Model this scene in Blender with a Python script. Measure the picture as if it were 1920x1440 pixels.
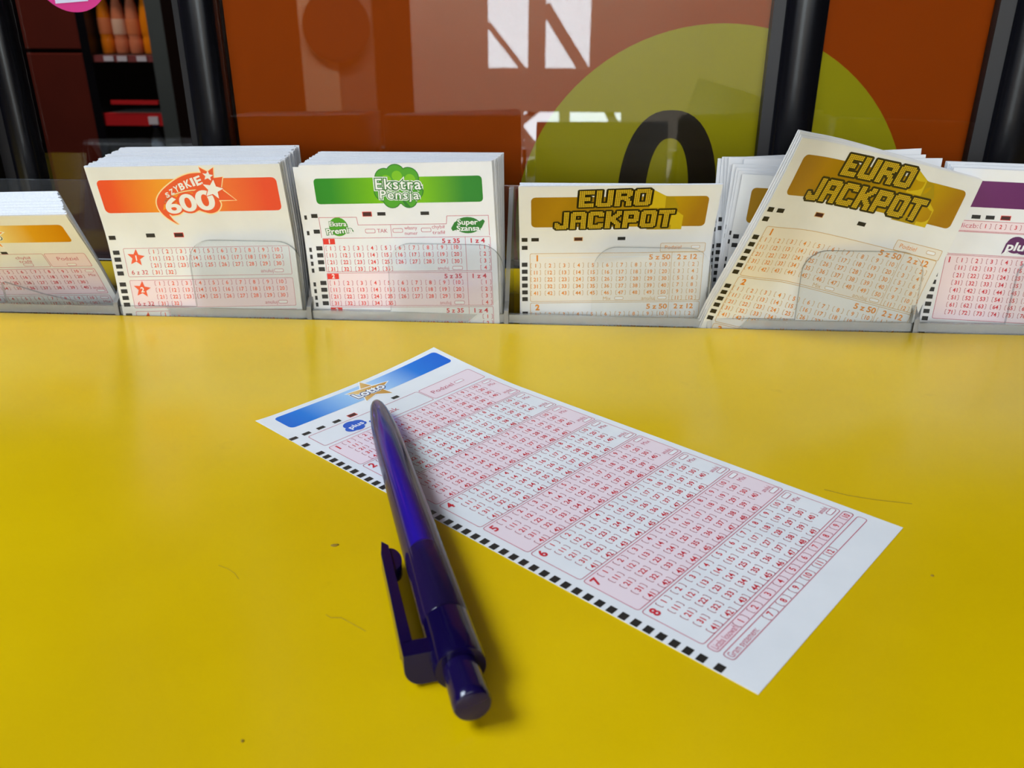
import bpy, bmesh, math, random
import numpy as np
from mathutils import Matrix, Vector
from mathutils.geometry import tessellate_polygon

for o in list(bpy.data.objects):
    bpy.data.objects.remove(o)
C = bpy.context.scene.collection
SC = bpy.context.scene
MM = 0.001
R_ = math.radians

# ------------------------------------------------------------------ camera
cam = bpy.data.cameras.new('camera')
cam.sensor_width = 36.0
cam.sensor_fit = 'HORIZONTAL'
cam.lens = 1585.1 / 1920 * 36
cam.clip_start = 0.005
cam.clip_end = 50
cam.dof.use_dof = True
cam.dof.focus_distance = 0.30
cam.dof.aperture_fstop = 27.0
cam.dof.aperture_blades = 0
co = bpy.data.objects.new('camera', cam)
C.objects.link(co)
right = Vector((0.99813029, 0.06110804, 0.00131900))
down = Vector((0.02591758, -0.40359342, -0.91457128))
fwd = Vector((-0.05535532, 0.91289548, -0.40442259))
mat = Matrix.Identity(4)
for i in range(3):
    mat[i][0], mat[i][1], mat[i][2] = right[i], -down[i], -fwd[i]
mat.translation = Vector((0.021517, -0.354848, 0.127279))
co.matrix_world = mat
SC.camera = co

# ------------------------------------------------------------------ world, lights, exposure
SC.view_settings.view_transform = 'Standard'
SC.view_settings.look = 'None'
SC.view_settings.gamma = 1.0
SC.view_settings.use_curve_mapping = False
SC.view_settings.exposure = 0.1
SC.cycles.max_bounces = 10
SC.cycles.transparent_max_bounces = 32
SC.cycles.glossy_bounces = 5
SC.cycles.transmission_bounces = 8
SC.cycles.caustics_reflective = False
SC.cycles.caustics_refractive = False
SC.cycles.sample_clamp_indirect = 4.0

w = bpy.data.worlds.new('daylight')
SC.world = w
w.use_nodes = True
bg = w.node_tree.nodes['Background']
bg.inputs[0].default_value = (0.80, 0.93, 1.0, 1)
bg.inputs[1].default_value = 12.0


def area(name, loc, rot, sx, sy, power, color):
    l = bpy.data.lights.new(name, 'AREA')
    l.shape = 'RECTANGLE'
    l.size, l.size_y = sx, sy
    l.energy = power
    l.color = color
    o = bpy.data.objects.new(name, l)
    o.location = loc
    o.rotation_euler = rot
    C.objects.link(o)
    return o


# skylight panel in the ceiling, left of the counter; daylight from the shop front behind the viewer
area('ceiling_skylight', (-1.15, -0.25, 1.78), (0, R_(-20), 0), 1.7, 1.5, 138, (0.77, 0.88, 1.0))
area('shopfront_daylight', (-0.3, -4.44, 0.95), (R_(90), 0, 0), 5.0, 1.1, 92, (0.84, 0.92, 1.0))
area('added_rear_wall_fill', (-0.5, -3.3, 1.78), (R_(-35), 0, 0), 3.2, 0.3, 280, (1.0, 0.93, 0.82))  # added fill that brightens the pale rear wall for its mirror image
area('added_interior_fill', (-1.25, 1.35, 1.72), (R_(28), 0, 0), 0.9, 0.2, 19.0, (1.0, 0.88, 0.74))  # added fill without a fixture, brightens the shelf behind the left pane


# ------------------------------------------------------------------ helpers
def tag(o, label=None, cat=None, group=None, kind=None):
    if label: o['label'] = label
    if cat: o['category'] = cat
    if group: o['group'] = group
    if kind: o['kind'] = kind
    return o


def mesh_obj(name, V, F, mats, parent=None, midx=None, uvs=None, smooth=False):
    """V in millimetres (world axes)."""
    me = bpy.data.meshes.new(name)
    me.from_pydata([(v[0] * MM, v[1] * MM, v[2] * MM) for v in V], [], F)
    if not isinstance(mats, (list, tuple)): mats = [mats]
    for m in mats: me.materials.append(m)
    if midx is not None: me.polygons.foreach_set('material_index', midx)
    if smooth: me.polygons.foreach_set('use_smooth', [True] * len(me.polygons))
    if uvs is not None:
        ul = me.uv_layers.new(name='uv')
        li = np.zeros(len(me.loops), dtype=np.int32)
        me.loops.foreach_get('vertex_index', li)
        ul.data.foreach_set('uv', np.asarray(uvs, np.float32)[li].ravel())
    me.update()
    o = bpy.data.objects.new(name, me)
    C.objects.link(o)
    if parent: o.parent = parent
    return o


def empty(name, parent=None, loc=(0, 0, 0)):
    o = bpy.data.objects.new(name, None)
    o.empty_display_size = 0.01
    o.location = [c * MM for c in loc]
    C.objects.link(o)
    if parent: o.parent = parent
    return o


class MB:
    """collects boxes and prisms (mm) into one mesh"""
    def __init__(s): s.V = []; s.F = []; s.M = []

    def add(s, V, F, m=0):
        b = len(s.V); s.V += [tuple(v) for v in V]
        s.F += [tuple(i + b for i in f) for f in F]; s.M += [m] * len(F)

    def box(s, x0, x1, y0, y1, z0, z1, m=0, edge=None):
        V = [(x0, y0, z0), (x1, y0, z0), (x1, y1, z0), (x0, y1, z0), (x0, y0, z1), (x1, y0, z1), (x1, y1, z1), (x0, y1, z1)]
        F = [(0, 3, 2, 1), (4, 5, 6, 7), (0, 1, 5, 4), (1, 2, 6, 5), (2, 3, 7, 6), (3, 0, 4, 7)]
        s.add(V, F, m)
        if edge is not None:          # big faces keep m, the rim faces take the edge material
            d = (x1 - x0, y1 - y0, z1 - z0); k = d.index(min(d))
            big = {0: (3, 5), 1: (2, 4), 2: (0, 1)}[k]
            for i in range(6):
                if i not in big: s.M[-6 + i] = edge

    def prism(s, poly, frame, d0, d1, m=0, edge=None):
        """poly 2-D outline, frame(a,b,d)->xyz, extruded d0..d1"""
        n = len(poly)
        V = [frame(a, b, d0) for a, b in poly] + [frame(a, b, d1) for a, b in poly]
        tr = tessellate_polygon([[Vector((a, b, 0)) for a, b in poly]])
        F = [tuple(t) for t in tr] + [tuple(i + n for i in reversed(t)) for t in tr]
        s.add(V, F, m)
        s.add(V, [(i, (i + 1) % n, (i + 1) % n + n, i + n) for i in range(n)], m if edge is None else edge)

    def build(s, name, mats, parent=None, smooth=False, bevel=None):
        o = mesh_obj(name, s.V, s.F, mats, parent, s.M, smooth=smooth)
        bm = bmesh.new(); bm.from_mesh(o.data)
        bmesh.ops.remove_doubles(bm, verts=bm.verts, dist=1e-7)
        bmesh.ops.recalc_face_normals(bm, faces=bm.faces)
        bm.to_mesh(o.data); bm.free()
        if bevel:
            b = o.modifiers.new('bevel', 'BEVEL'); b.width = bevel * MM; b.segments = 3; b.limit_method = 'ANGLE'
            b.angle_limit = R_(40)
        return o


# ------------------------------------------------------------------ materials
MATS = {}


def srgb(r, g, b):
    f = lambda c: (c / 12.92 if c <= 0.04045 else ((c + 0.055) / 1.055) ** 2.4)
    return (f(r / 255), f(g / 255), f(b / 255), 1)


def M(name, col, rough=0.5, **kw):
    m = bpy.data.materials.new(name); m.use_nodes = True
    p = m.node_tree.nodes['Principled BSDF']
    p.inputs['Base Color'].default_value = col
    p.inputs['Roughness'].default_value = rough
    for k, v in kw.items(): p.inputs[k.replace('_', ' ')].default_value = v
    MATS[name] = m
    return m


def nodes(m): return m.node_tree.nodes, m.node_tree.links


def thin_clear(name, ior, tint, rough=0.0, haze=0.0, hazecol=(0.8, 0.85, 0.9, 1), gain=1.0):
    """clear sheet: light passes straight through, Fresnel mirror on each face, a little surface haze"""
    m = bpy.data.materials.new(name); m.use_nodes = True
    N, L = nodes(m); N.clear()
    out = N.new('ShaderNodeOutputMaterial'); tr = N.new('ShaderNodeBsdfTransparent'); gl = N.new('ShaderNodeBsdfGlossy')
    fr = N.new('ShaderNodeFresnel'); mx = N.new('ShaderNodeMixShader')
    tr.inputs[0].default_value = tint; gl.inputs['Roughness'].default_value = rough
    fr.inputs['IOR'].default_value = ior
    L.new(fr.outputs[0], mx.inputs[0]); L.new(gl.outputs[0], mx.inputs[2])
    if haze > 0:
        df = N.new('ShaderNodeBsdfDiffuse'); df.inputs[0].default_value = hazecol
        m2 = N.new('ShaderNodeMixShader'); m2.inputs[0].default_value = haze
        L.new(tr.outputs[0], m2.inputs[1]); L.new(df.outputs[0], m2.inputs[2]); L.new(m2.outputs[0], mx.inputs[1])
    else:
        L.new(tr.outputs[0], mx.inputs[1])
    L.new(mx.outputs[0], out.inputs[0])
    MATS[name] = m
    return m


def counter_material():
    m = M('counter_yellow', srgb(226, 188, 0), 0.3)
    N, L = nodes(m); p = N['Principled BSDF']
    tc = N.new('ShaderNodeTexCoord'); n1 = N.new('ShaderNodeTexNoise'); n1.inputs['Scale'].default_value = 9
    n1.inputs['Detail'].default_value = 6
    r1 = N.new('ShaderNodeValToRGB')
    r1.color_ramp.elements[0].color = srgb(216, 178, 0); r1.color_ramp.elements[1].color = srgb(228, 190, 2)
    r1.color_ramp.elements[0].position = 0.35; r1.color_ramp.elements[1].position = 0.65
    L.new(tc.outputs['Object'], n1.inputs['Vector']); L.new(n1.outputs[0], r1.inputs[0])
    # faint smudges and specks of wear
    n2 = N.new('ShaderNodeTexNoise'); n2.inputs['Scale'].default_value = 55; n2.inputs['Detail'].default_value = 3
    r2 = N.new('ShaderNodeValToRGB'); r2.color_ramp.elements[0].position = 0.70; r2.color_ramp.elements[1].position = 0.80
    r2.color_ramp.elements[0].color = (0, 0, 0, 1); r2.color_ramp.elements[1].color = (.35, .35, .35, 1)
    mix = N.new('ShaderNodeMixRGB'); mix.inputs['Color2'].default_value = srgb(170, 135, 20)
    L.new(tc.outputs['Object'], n2.inputs['Vector']); L.new(n2.outputs[0], r2.inputs[0])
    L.new(r2.outputs[0], mix.inputs['Fac']); L.new(r1.outputs[0], mix.inputs['Color1'])
    L.new(mix.outputs[0], p.inputs['Base Color'])
    n3 = N.new('ShaderNodeTexNoise'); n3.inputs['Scale'].default_value = 900; n3.inputs['Detail'].default_value = 2
    bp = N.new('ShaderNodeBump'); bp.inputs['Strength'].default_value = 0.03; bp.inputs['Distance'].default_value = 0.0005
    L.new(tc.outputs['Object'], n3.inputs['Vector']); L.new(n3.outputs[0], bp.inputs['Height'])
    L.new(bp.outputs[0], p.inputs['Normal'])
    n4 = N.new('ShaderNodeTexNoise'); n4.inputs['Scale'].default_value = 14
    mr = N.new('ShaderNodeMapRange'); mr.inputs['To Min'].default_value = 0.17; mr.inputs['To Max'].default_value = 0.25
    L.new(tc.outputs['Object'], n4.inputs['Vector']); L.new(n4.outputs[0], mr.inputs[0]); L.new(mr.outputs[0], p.inputs['Roughness'])
    return m


def noisy(name, c0, c1, scale, rough=0.5, bump=0.0, **kw):
    m = M(name, c0, rough, **kw)
    N, L = nodes(m); p = N['Principled BSDF']
    tc = N.new('ShaderNodeTexCoord'); n = N.new('ShaderNodeTexNoise'); n.inputs['Scale'].default_value = scale
    n.inputs['Detail'].default_value = 4
    r = N.new('ShaderNodeValToRGB'); r.color_ramp.elements[0].color = c0; r.color_ramp.elements[1].color = c1
    r.color_ramp.elements[0].position = .3; r.color_ramp.elements[1].position = .7
    L.new(tc.outputs['Object'], n.inputs['Vector']); L.new(n.outputs[0], r.inputs[0]); L.new(r.outputs[0], p.inputs['Base Color'])
    if bump:
        b = N.new('ShaderNodeBump'); b.inputs['Strength'].default_value = bump; b.inputs['Distance'].default_value = .0004
        L.new(n.outputs[0], b.inputs['Height']); L.new(b.outputs[0], p.inputs['Normal'])
    return m


def ramp_mat(name, stops, rough=0.45, axis=0, skew=0.0):
    """printed colour gradient across the slip (the ink itself has the gradient)"""
    m = M(name, stops[0][1], rough, Specular_IOR_Level=0.25)
    N, L = nodes(m); p = N['Principled BSDF']
    uv = N.new('ShaderNodeUVMap'); uv.uv_map = 'uv'
    sp = N.new('ShaderNodeSeparateXYZ'); r = N.new('ShaderNodeValToRGB')
    cr = r.color_ramp
    while len(cr.elements) < len(stops): cr.elements.new(0.5)
    for e, (pos, c) in zip(cr.elements, stops): e.position = pos; e.color = c
    L.new(uv.outputs[0], sp.inputs[0])
    if skew:
        ma = N.new('ShaderNodeMath'); ma.operation = 'MULTIPLY_ADD'; ma.inputs[1].default_value = skew
        L.new(sp.outputs[1 - axis], ma.inputs[0]); L.new(sp.outputs[axis], ma.inputs[2]); L.new(ma.outputs[0], r.inputs[0])
    else:
        L.new(sp.outputs[axis], r.inputs[0])
    L.new(r.outputs[0], p.inputs['Base Color'])
    return m


paper = noisy('slip_paper', srgb(228, 229, 231), srgb(236, 236, 237), 60, 0.55)
paper_cream = noisy('slip_paper_cream', srgb(227, 228, 227), srgb(234, 235, 234), 60, 0.55)
paper_edge = noisy('cut_paper', srgb(208, 211, 218), srgb(226, 228, 232), 1500, 0.7)
yellow = counter_material()
ink_black = M('ink_black', srgb(30, 28, 26), 0.5)
ink_red = M('ink_red', srgb(205, 30, 48), 0.5)
ink_frame = M('ink_frame', srgb(196, 92, 112), 0.5)
ink_bracket = M('ink_bracket', srgb(176, 84, 96), 0.5)
ink_pink = M('ink_pink', srgb(238, 219, 224), 0.55)
ink_brown = M('ink_dark_red', srgb(66, 24, 24), 0.5)
ink_white = M('ink_white', srgb(240, 240, 240), 0.5)
ink_blue = M('ink_blue', srgb(0, 82, 190), 0.45)
ink_navy = M('ink_navy', srgb(24, 52, 110), 0.45)
ink_orange = M('ink_orange', srgb(226, 138, 28), 0.5)
ink_ltorange = M('ink_light_orange', srgb(220, 172, 108), 0.5)
ink_orbracket = M('ink_orange_bracket', srgb(205, 165, 100), 0.5)
ink_peach = M('ink_peach', srgb(234, 228, 217), 0.55)
ink_dot = M('ink_dot_yellow', srgb(214, 180, 36), 0.45)
ink_darkgold = M('ink_dark_outline', srgb(48, 40, 12), 0.45)
ink_gold_hi = M('ink_gold_light', srgb(206, 178, 24), 0.45)
ink_gold_lo = M('ink_gold_deep', srgb(168, 140, 8), 0.45)
ink_coral = M('ink_coral', srgb(236, 92, 52), 0.45)
ink_cream = M('ink_cream', srgb(252, 226, 170), 0.45)
ink_amber = M('ink_amber', srgb(242, 150, 40), 0.45)
ink_green = M('ink_green', srgb(74, 160, 30), 0.45)
ink_dkgreen = M('ink_dark_green', srgb(38, 120, 34), 0.45)
ink_ltgreen = M('ink_light_green', srgb(120, 190, 20), 0.45)
ink_redbox = M('ink_red_box', srgb(226, 48, 36), 0.45)
ink_purple = M('ink_purple', srgb(92, 30, 88), 0.45)
ink_teal = M('ink_teal', srgb(20, 70, 62), 0.45)
G_orange = ramp_mat('banner_orange', [(0.0, srgb(232, 82, 48)), (0.10, srgb(236, 88, 46)), (0.36, srgb(243, 158, 50)), (0.50, srgb(246, 168, 60)), (0.70, srgb(240, 118, 60)), (0.9, srgb(235, 84, 54))])
G_green = ramp_mat('banner_green', [(0.0, srgb(44, 132, 40)), (0.15, srgb(50, 138, 40)), (0.42, srgb(122, 190, 20)), (0.60, srgb(128, 194, 22)), (0.85, srgb(52, 132, 46)), (1.0, srgb(48, 128, 46))])
G_gold = ramp_mat('banner_gold', [(0.05, srgb(156, 112, 8)), (0.25, srgb(172, 128, 14)), (0.45, srgb(150, 116, 8)), (0.8, srgb(188, 152, 14)), (0.97, srgb(164, 118, 20))], skew=0.4)
G_blue = ramp_mat('banner_blue', [(0.05, srgb(0, 100, 202)), (0.18, srgb(8, 118, 210)), (0.40, srgb(150, 192, 232)), (0.55, srgb(170, 206, 238)), (0.78, srgb(4, 116, 212)), (0.95, srgb(0, 98, 206))])
G_amber = ramp_mat('banner_amber', [(0.45, srgb(240, 226, 180)), (0.58, srgb(236, 208, 130)), (0.75, srgb(222, 160, 30)), (0.93, srgb(208, 136, 6))])
G_violet = ramp_mat('banner_purple', [(0.1, srgb(112, 52, 104)), (0.3, srgb(104, 44, 98)), (0.9, srgb(88, 30, 84))], skew=.5)
G_star = ramp_mat('star_gold', [(0.38, srgb(206, 160, 84)), (0.5, srgb(226, 188, 118)), (0.6, srgb(200, 146, 66))], skew=.6)
acr = thin_clear('acrylic_sheet', 1.36, (0.985, 0.99, 0.988, 1), 0.02, 0.012)
acr_edge = thin_clear('acrylic_cut_edge', 1.5, (0.60, 0.63, 0.65, 1), 0.12, 0.20, (0.34, 0.37, 0.40, 1))
acr_bar = thin_clear('acrylic_lip', 1.5, (0.92, 0.93, 0.93, 1), 0.15, 0.30, (0.80, 0.80, 0.82, 1))
glass = thin_clear('window_glass', 1.52, (0.97, 0.975, 0.97, 1))
alu = M('dark_anodised_frame', srgb(11, 11, 16), 0.22, Specular_IOR_Level=0.3)
alu_grey = M('grey_frame_face', srgb(36, 35, 37), 0.45, Specular_IOR_Level=0.3)
wood_dark = noisy('dark_brown_wall', srgb(98, 32, 20), srgb(80, 26, 17), 3, 0.8, Specular_IOR_Level=0.1)


# ------------------------------------------------------------------ text glyph meshes
_TX = {}


def glyphs(s, off=0.0, space=1.0):
    k = (s, off, space)
    if k in _TX: return _TX[k]
    cu = bpy.data.curves.new('t', 'FONT')
    cu.body = s; cu.size = 1.0; cu.resolution_u = 6 if off > 0.025 else (2 if len(s) < 4 else 3)
    cu.offset = off; cu.space_character = space; cu.fill_mode = 'FRONT'
    o = bpy.data.objects.new('t', cu)
    C.objects.link(o)
    dg = bpy.context.evaluated_depsgraph_get(); dg.update()
    me = o.evaluated_get(dg).to_mesh()
    V = np.array([v.co[:2] for v in me.vertices], float).reshape(-1, 2)
    F = [tuple(p.vertices) for p in me.polygons]
    o.evaluated_get(dg).to_mesh_clear()
    bpy.data.objects.remove(o); bpy.data.curves.remove(cu)
    _TX[k] = (V, F)
    return V, F


CAP = 0.70   # cap height of the built-in font at size 1 (measured below)
_v, _ = glyphs('H')
CAP = float(_v[:, 1].max() - _v[:, 1].min())


# ------------------------------------------------------------------ slip surfaces: map (u,v) mm on the slip to world mm
class Surf:
    def f(s, uv): raise NotImplementedError

    def P(s, uv, off=0.0):
        uv = np.asarray(uv, float).reshape(-1, 2)
        p = s.f(uv)
        if np.all(np.asarray(off) == 0): return p
        e = 0.2
        a = s.f(uv + [e, 0]) - p
        b = s.f(uv - [0, e]) - p
        n = np.cross(a, b); n /= np.linalg.norm(n, axis=1)[:, None]
        return p + n * np.asarray(off).reshape(-1, 1)


class FlatSlip(Surf):
    def __init__(s, ox, oy, ang):
        s.o = np.array([ox, oy]); s.e1 = np.array([math.cos(ang), math.sin(ang)]); s.e2 = np.array([math.sin(ang), -math.cos(ang)])

    def f(s, uv):
        p = s.o + uv[:, :1] * s.e1 + uv[:, 1:] * s.e2
        u = np.clip((uv[:, 0] - 26) / 56, 0, 2); v = np.clip(1 - uv[:, 1] / 46, 0, 2)
        z = 0.16 + 3.3 * u ** 2 * v ** 1.5
        z += 0.35 * np.clip(1 - uv[:, 0] / 10, 0, 1) ** 2 * np.clip(1 - uv[:, 1] / 30, 0, 1)
        return np.concatenate([p, z[:, None]], 1)


def bendprof(W, l1, l0, RB=8.0):
    s_ = np.linspace(-200, 140, 1701); a = np.clip((s_ + RB) / (2 * RB), 0, 1) * (l1 - l0) + l0
    ds = s_[1] - s_[0]
    y = np.concatenate([[0], np.cumsum(np.sin((a[1:] + a[:-1]) / 2) * ds)])
    z = np.concatenate([[0], np.cumsum(np.cos((a[1:] + a[:-1]) / 2) * ds)])
    i0 = int(np.argmin(abs(s_))); y -= y[i0]; z -= z[i0]
    return np.interp(W, s_, y), np.interp(W, s_, z)


class TraySlip(Surf):
    """stands in a pocket, bent over a horizontal hinge at height zh"""
    def __init__(s, XL, WT, Y0, yaw, l1, l0, roll, zh=35.0, crown=0.0):
        s.t = (XL, WT, Y0, yaw, l1, l0, roll); s.zh = zh; s.crown = crown

    def f(s, uv):
        XL, WT, Y0, yaw, l1, l0, roll = s.t
        c, n = math.cos(roll), math.sin(roll)
        U = XL + uv[:, 0] * c - uv[:, 1] * n
        W = WT - uv[:, 0] * n - uv[:, 1] * c
        y, z = bendprof(W, l1, l0)
        y = y - s.crown * np.sin(np.clip(uv[:, 0] / 82, 0, 1) * math.pi) * np.clip((W + 20) / 50, 0, 1)
        X0 = XL + 41
        cy, sy = math.cos(yaw), math.sin(yaw)
        return np.stack([X0 + (U - X0) * cy - y * sy, Y0 + (U - X0) * sy + y * cy, s.zh + z], 1)


def softplus(x, w_): return w_ * np.logaddexp(0, x / w_)


class TiltSlip(Surf):
    """tilted sideways in its pocket, its free left half leaning out over the low lip"""
    def __init__(s, XL, WT, Y0, yaw, a, roll, k, sc=1.0): s.t = (XL, WT, Y0, yaw, a, roll, k); s.sc = sc

    def f(s, uv):
        uv = uv * s.sc
        XL, WT, Y0, yaw, a, roll, k = s.t
        c, n = math.cos(roll), math.sin(roll)
        U = XL + uv[:, 0] * c - uv[:, 1] * n; W = WT - uv[:, 0] * n - uv[:, 1] * c
        X0 = 141.0
        hinge = 6 + 26 / (1 + np.exp(-(U - 113) / 6.0))
        y = -(a + k * (X0 - U) / 40) * softplus(W - hinge, 5.0)
        z = W - 0.5 * a * a * softplus(W - hinge, 5.0)
        return np.stack([U - y * math.sin(yaw), Y0 + (U - X0) * math.sin(yaw) + y * math.cos(yaw), z], 1)


class Behind(Surf):
    """a sheet lying against the back of another one, shifted and turned a little in its plane"""
    def __init__(s, base, du, dv, rot, off): s.b = (base, du, dv, rot, off)

    def f(s, uv):
        base, du, dv, rot, off = s.b
        c, n = math.cos(rot), math.sin(rot)
        q = np.stack([uv[:, 0] * c - (uv[:, 1] - 90) * n + du, uv[:, 0] * n + (uv[:, 1] - 90) * c + 90 + dv], 1)
        return base.P(q, -off)


def sheet(name, surf, mat_face, H=184.0, nu=8, nv=20, th=0.12, W=82.0, mat_edge=None, vs=None, smooth=True):
    us = np.linspace(0, W, nu + 1)
    vs = np.linspace(0, H, nv + 1) if vs is None else np.asarray(vs, float)
    nv = len(vs) - 1
    g = np.array([(u, v) for v in vs for u in us])
    A = surf.P(g, 0.0); B = surf.P(g, -th)
    n = len(g); k = nu + 1
    V = list(A) + list(B); F = []; mi = []
    for j in range(nv):
        for i in range(nu):
            a = j * k + i
            F.append((a, a + k, a + k + 1, a + 1)); mi.append(0)
            F.append((n + a, n + a + 1, n + a + k + 1, n + a + k)); mi.append(0)
    loop = [i for i in range(k)] + [j * k + nu for j in range(1, nv + 1)] + [nv * k + i for i in range(nu - 1, -1, -1)] + [j * k for j in range(nv - 1, 0, -1)]
    for q in range(len(loop)):
        a, b = loop[q], loop[(q + 1) % len(loop)]
        F.append((a, b, n + b, n + a)); mi.append(1)
    o = mesh_obj(name, V, F, [mat_face, mat_edge or mat_face], None, mi)
    if smooth:
        o.data.polygons.foreach_set('use_smooth', [m == 0 for m in mi])
        bm = bmesh.new(); bm.from_mesh(o.data)
        for e in bm.edges:
            if len(e.link_faces) == 2 and e.link_faces[0].material_index != e.link_faces[1].material_index: e.smooth = False
        bm.to_mesh(o.data); bm.free()
    return o


class Print:
    """flat print on a slip, gathered per part name; every part follows the bend of the paper"""
    def __init__(s, surf, vmax=1e9, lift=0.0, fine=1.0):
        s.surf = surf; s.parts = {}; s.vmax = vmax; s.lift = lift; s.fine = fine

    def add(s, part, mat_, UV, F, layer):
        UV = np.asarray(UV, float).reshape(-1, 2)
        if len(UV) == 0 or UV[:, 1].min() > s.vmax: return
        p = s.parts.setdefault(part, dict(uv=[], off=[], F=[], M=[], mats=[]))
        if mat_ not in p['mats']: p['mats'].append(mat_)
        mi = p['mats'].index(mat_); b = len(p['uv'])
        p['uv'] += UV.tolist(); p['off'] += [s.lift + 0.02 + 0.018 * layer] * len(UV)
        p['F'] += [tuple(i + b for i in f) for f in F]; p['M'] += [mi] * len(F)

    def rrect(s, part, m, u0, v0, u1, v1, r=0.0, layer=0, step=2.0):
        step = step * s.fine
        r = min(r, (u1 - u0) / 2, (v1 - v0) / 2)
        us = set(np.linspace(u0, u1, max(2, int((u1 - u0) / step) + 1)).round(4))
        if r > 0.05:
            for t in np.linspace(0, math.pi / 2, 5):
                us.add(round(u0 + r - r * math.cos(t), 4)); us.add(round(u1 - r + r * math.cos(t), 4))
        us = sorted(us); nr = max(1, int((v1 - v0) / step)); V = []; F = []
        for u in us:
            d = max(u0 + r - u, u - (u1 - r), 0); q = r - math.sqrt(max(r * r - d * d, 0))
            for j in range(nr + 1): V.append((u, v0 + q + (v1 - v0 - 2 * q) * j / nr))
        k = nr + 1
        for i in range(len(us) - 1):
            for j in range(nr): F.append((i * k + j, i * k + j + 1, (i + 1) * k + j + 1, (i + 1) * k + j))
        s.add(part, m, V, F, layer)

    def line(s, part, m, pts, wd=0.22, layer=1, closed=False, step=3.0):
        step = step * s.fine
        pts = [np.array(p, float) for p in pts]
        if closed: pts = pts + [pts[0]]
        for a, b in zip(pts[:-1], pts[1:]):
            L_ = np.linalg.norm(b - a)
            if L_ < 1e-6: continue
            t = (b - a) / L_; n = np.array([-t[1], t[0]]) * wd / 2
            k = max(1, int(L_ / step)); V = []; F = []
            for i in range(k + 1):
                p = a - t * wd * .3 + (b - a + t * wd * .6) * i / k; V += [p + n, p - n]
            for i in range(k): F.append((2 * i, 2 * i + 1, 2 * i + 3, 2 * i + 2))
            s.add(part, m, V, F, layer)

    def frame(s, part, m, u0, v0, u1, v1, r=0.8, wd=0.22, layer=1):
        P = []
        for cx, cy, a0 in ((u1 - r, v0 + r, -90), (u1 - r, v1 - r, 0), (u0 + r, v1 - r, 90), (u0 + r, v0 + r, 180)):
            for t in (0, 45, 90): P.append((cx + r * math.cos(R_(a0 + t)), cy + r * math.sin(R_(a0 + t))))
        s.line(part, m, P, wd, layer, True)

    def poly(s, part, m, pts, layer=2):
        tr = tessellate_polygon([[Vector((p[0], p[1], 0)) for p in pts]])
        s.add(part, m, pts, [tuple(t) for t in tr], layer)

    def disc(s, part, m, cu, cv, ru, rv=None, layer=2, n=24):
        rv = rv or ru
        s.poly(part, m, [(cu + ru * math.cos(2 * math.pi * i / n), cv + rv * math.sin(2 * math.pi * i / n)) for i in range(n)], layer)

    def star(s, part, m, cu, cv, r, rot=0.0, inner=0.45, layer=2, sx=1.0, sy=1.0):
        P = []
        for i in range(10):
            rr = r if i % 2 == 0 else r * inner
            a = R_(rot - 90 + 36 * i); P.append((cu + sx * rr * math.cos(a), cv + sy * rr * math.sin(a)))
        s.poly(part, m, P, layer)

    def text(s, part, m, t, u, v, cap, rot=0.0, off=0.0, sx=1.0, align='c', layer=3, space=1.0, width=None, shear=0.0):
        """cap = cap height in mm, (u, v) = middle of the text (align c), or its left / right middle"""
        V, F = glyphs(t, off, space)
        if len(V) == 0: return
        V0, _ = glyphs(t, 0.0, space)
        k = cap / CAP
        x0, x1 = V0[:, 0].min(), V0[:, 0].max()
        if width: sx = width / ((x1 - x0) * k)
        ax = {'c': (x0 + x1) / 2, 'l': x0, 'r': x1}[align]
        X = (V[:, 0] - ax) * k * sx; Y = (V[:, 1] - CAP / 2) * k
        X = X + shear * Y
        c, n = math.cos(R_(rot)), math.sin(R_(rot))
        s.add(part, m, np.stack([u + X * c - Y * n, v - (X * n + Y * c)], 1), F, layer)

    def num(s, n, u, v, md, mb, part='number_grid', h=1.75, gap=4.25, off=0.022):
        t = str(n)
        s.text(part, md, t, u, v, h * .95, off=off, layer=2, sx=0.96)
        for sg in (-1, 1):
            e = u + sg * gap / 2; q = e - sg * 0.42
            s.line(part, mb, [(q, v - h * .60), (e - sg * .12, v - h * .56), (e, v - h * .38), (e, v + h * .38), (e - sg * .12, v + h * .56), (q, v + h * .60)], 0.21, 1)

    def build(s, parent):
        for nm, p in s.parts.items():
            uv = np.array(p['uv']); V = s.surf.P(uv, np.array(p['off']))
            o = mesh_obj(nm, V, p['F'], p['mats'], parent, p['M'], uvs=np.stack([uv[:, 0] / 82, uv[:, 1] / 82], 1))
            bm = bmesh.new(); bm.from_mesh(o.data)          # faces look out of the paper
            bm.normal_update()
            c = s.surf.P(uv.mean(0)[None] if False else uv[:1], 1.0)[0] - s.surf.P(uv[:1], 0.0)[0]
            cv = Vector(c)
            flip = [f for f in bm.faces if f.normal.dot(cv) < 0]
            if flip: bmesh.ops.reverse_faces(bm, faces=flip)
            bm.to_mesh(o.data); bm.free()


def marks(P, cu, vs, wd=2.5, h=1.9, part='timing_marks', m=None):
    for v in vs: P.rrect(part, m or ink_black, cu - wd / 2, v - h / 2, cu + wd / 2, v + h / 2, 0, 2)


def redmark(P, u, v, w_=2.7, h=1.7, edge=None):
    P.rrect('timing_marks', edge or ink_redbox, u - w_ / 2 - .26, v - h / 2 - .22, u + w_ / 2 + .26, v + h / 2 + .22, 0, 2)
    P.rrect('timing_marks', ink_brown, u - w_ / 2, v - h / 2, u + w_ / 2, v + h / 2, 0, 3)


def box_(P, m, u0, v0, u1, v1, part='form_boxes', fill=None):
    if fill: P.rrect(part, fill, u0, v0, u1, v1, .4, 2)
    P.frame(part, m, u0, v0, u1, v1, 0.45, 0.2, 3)


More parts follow.
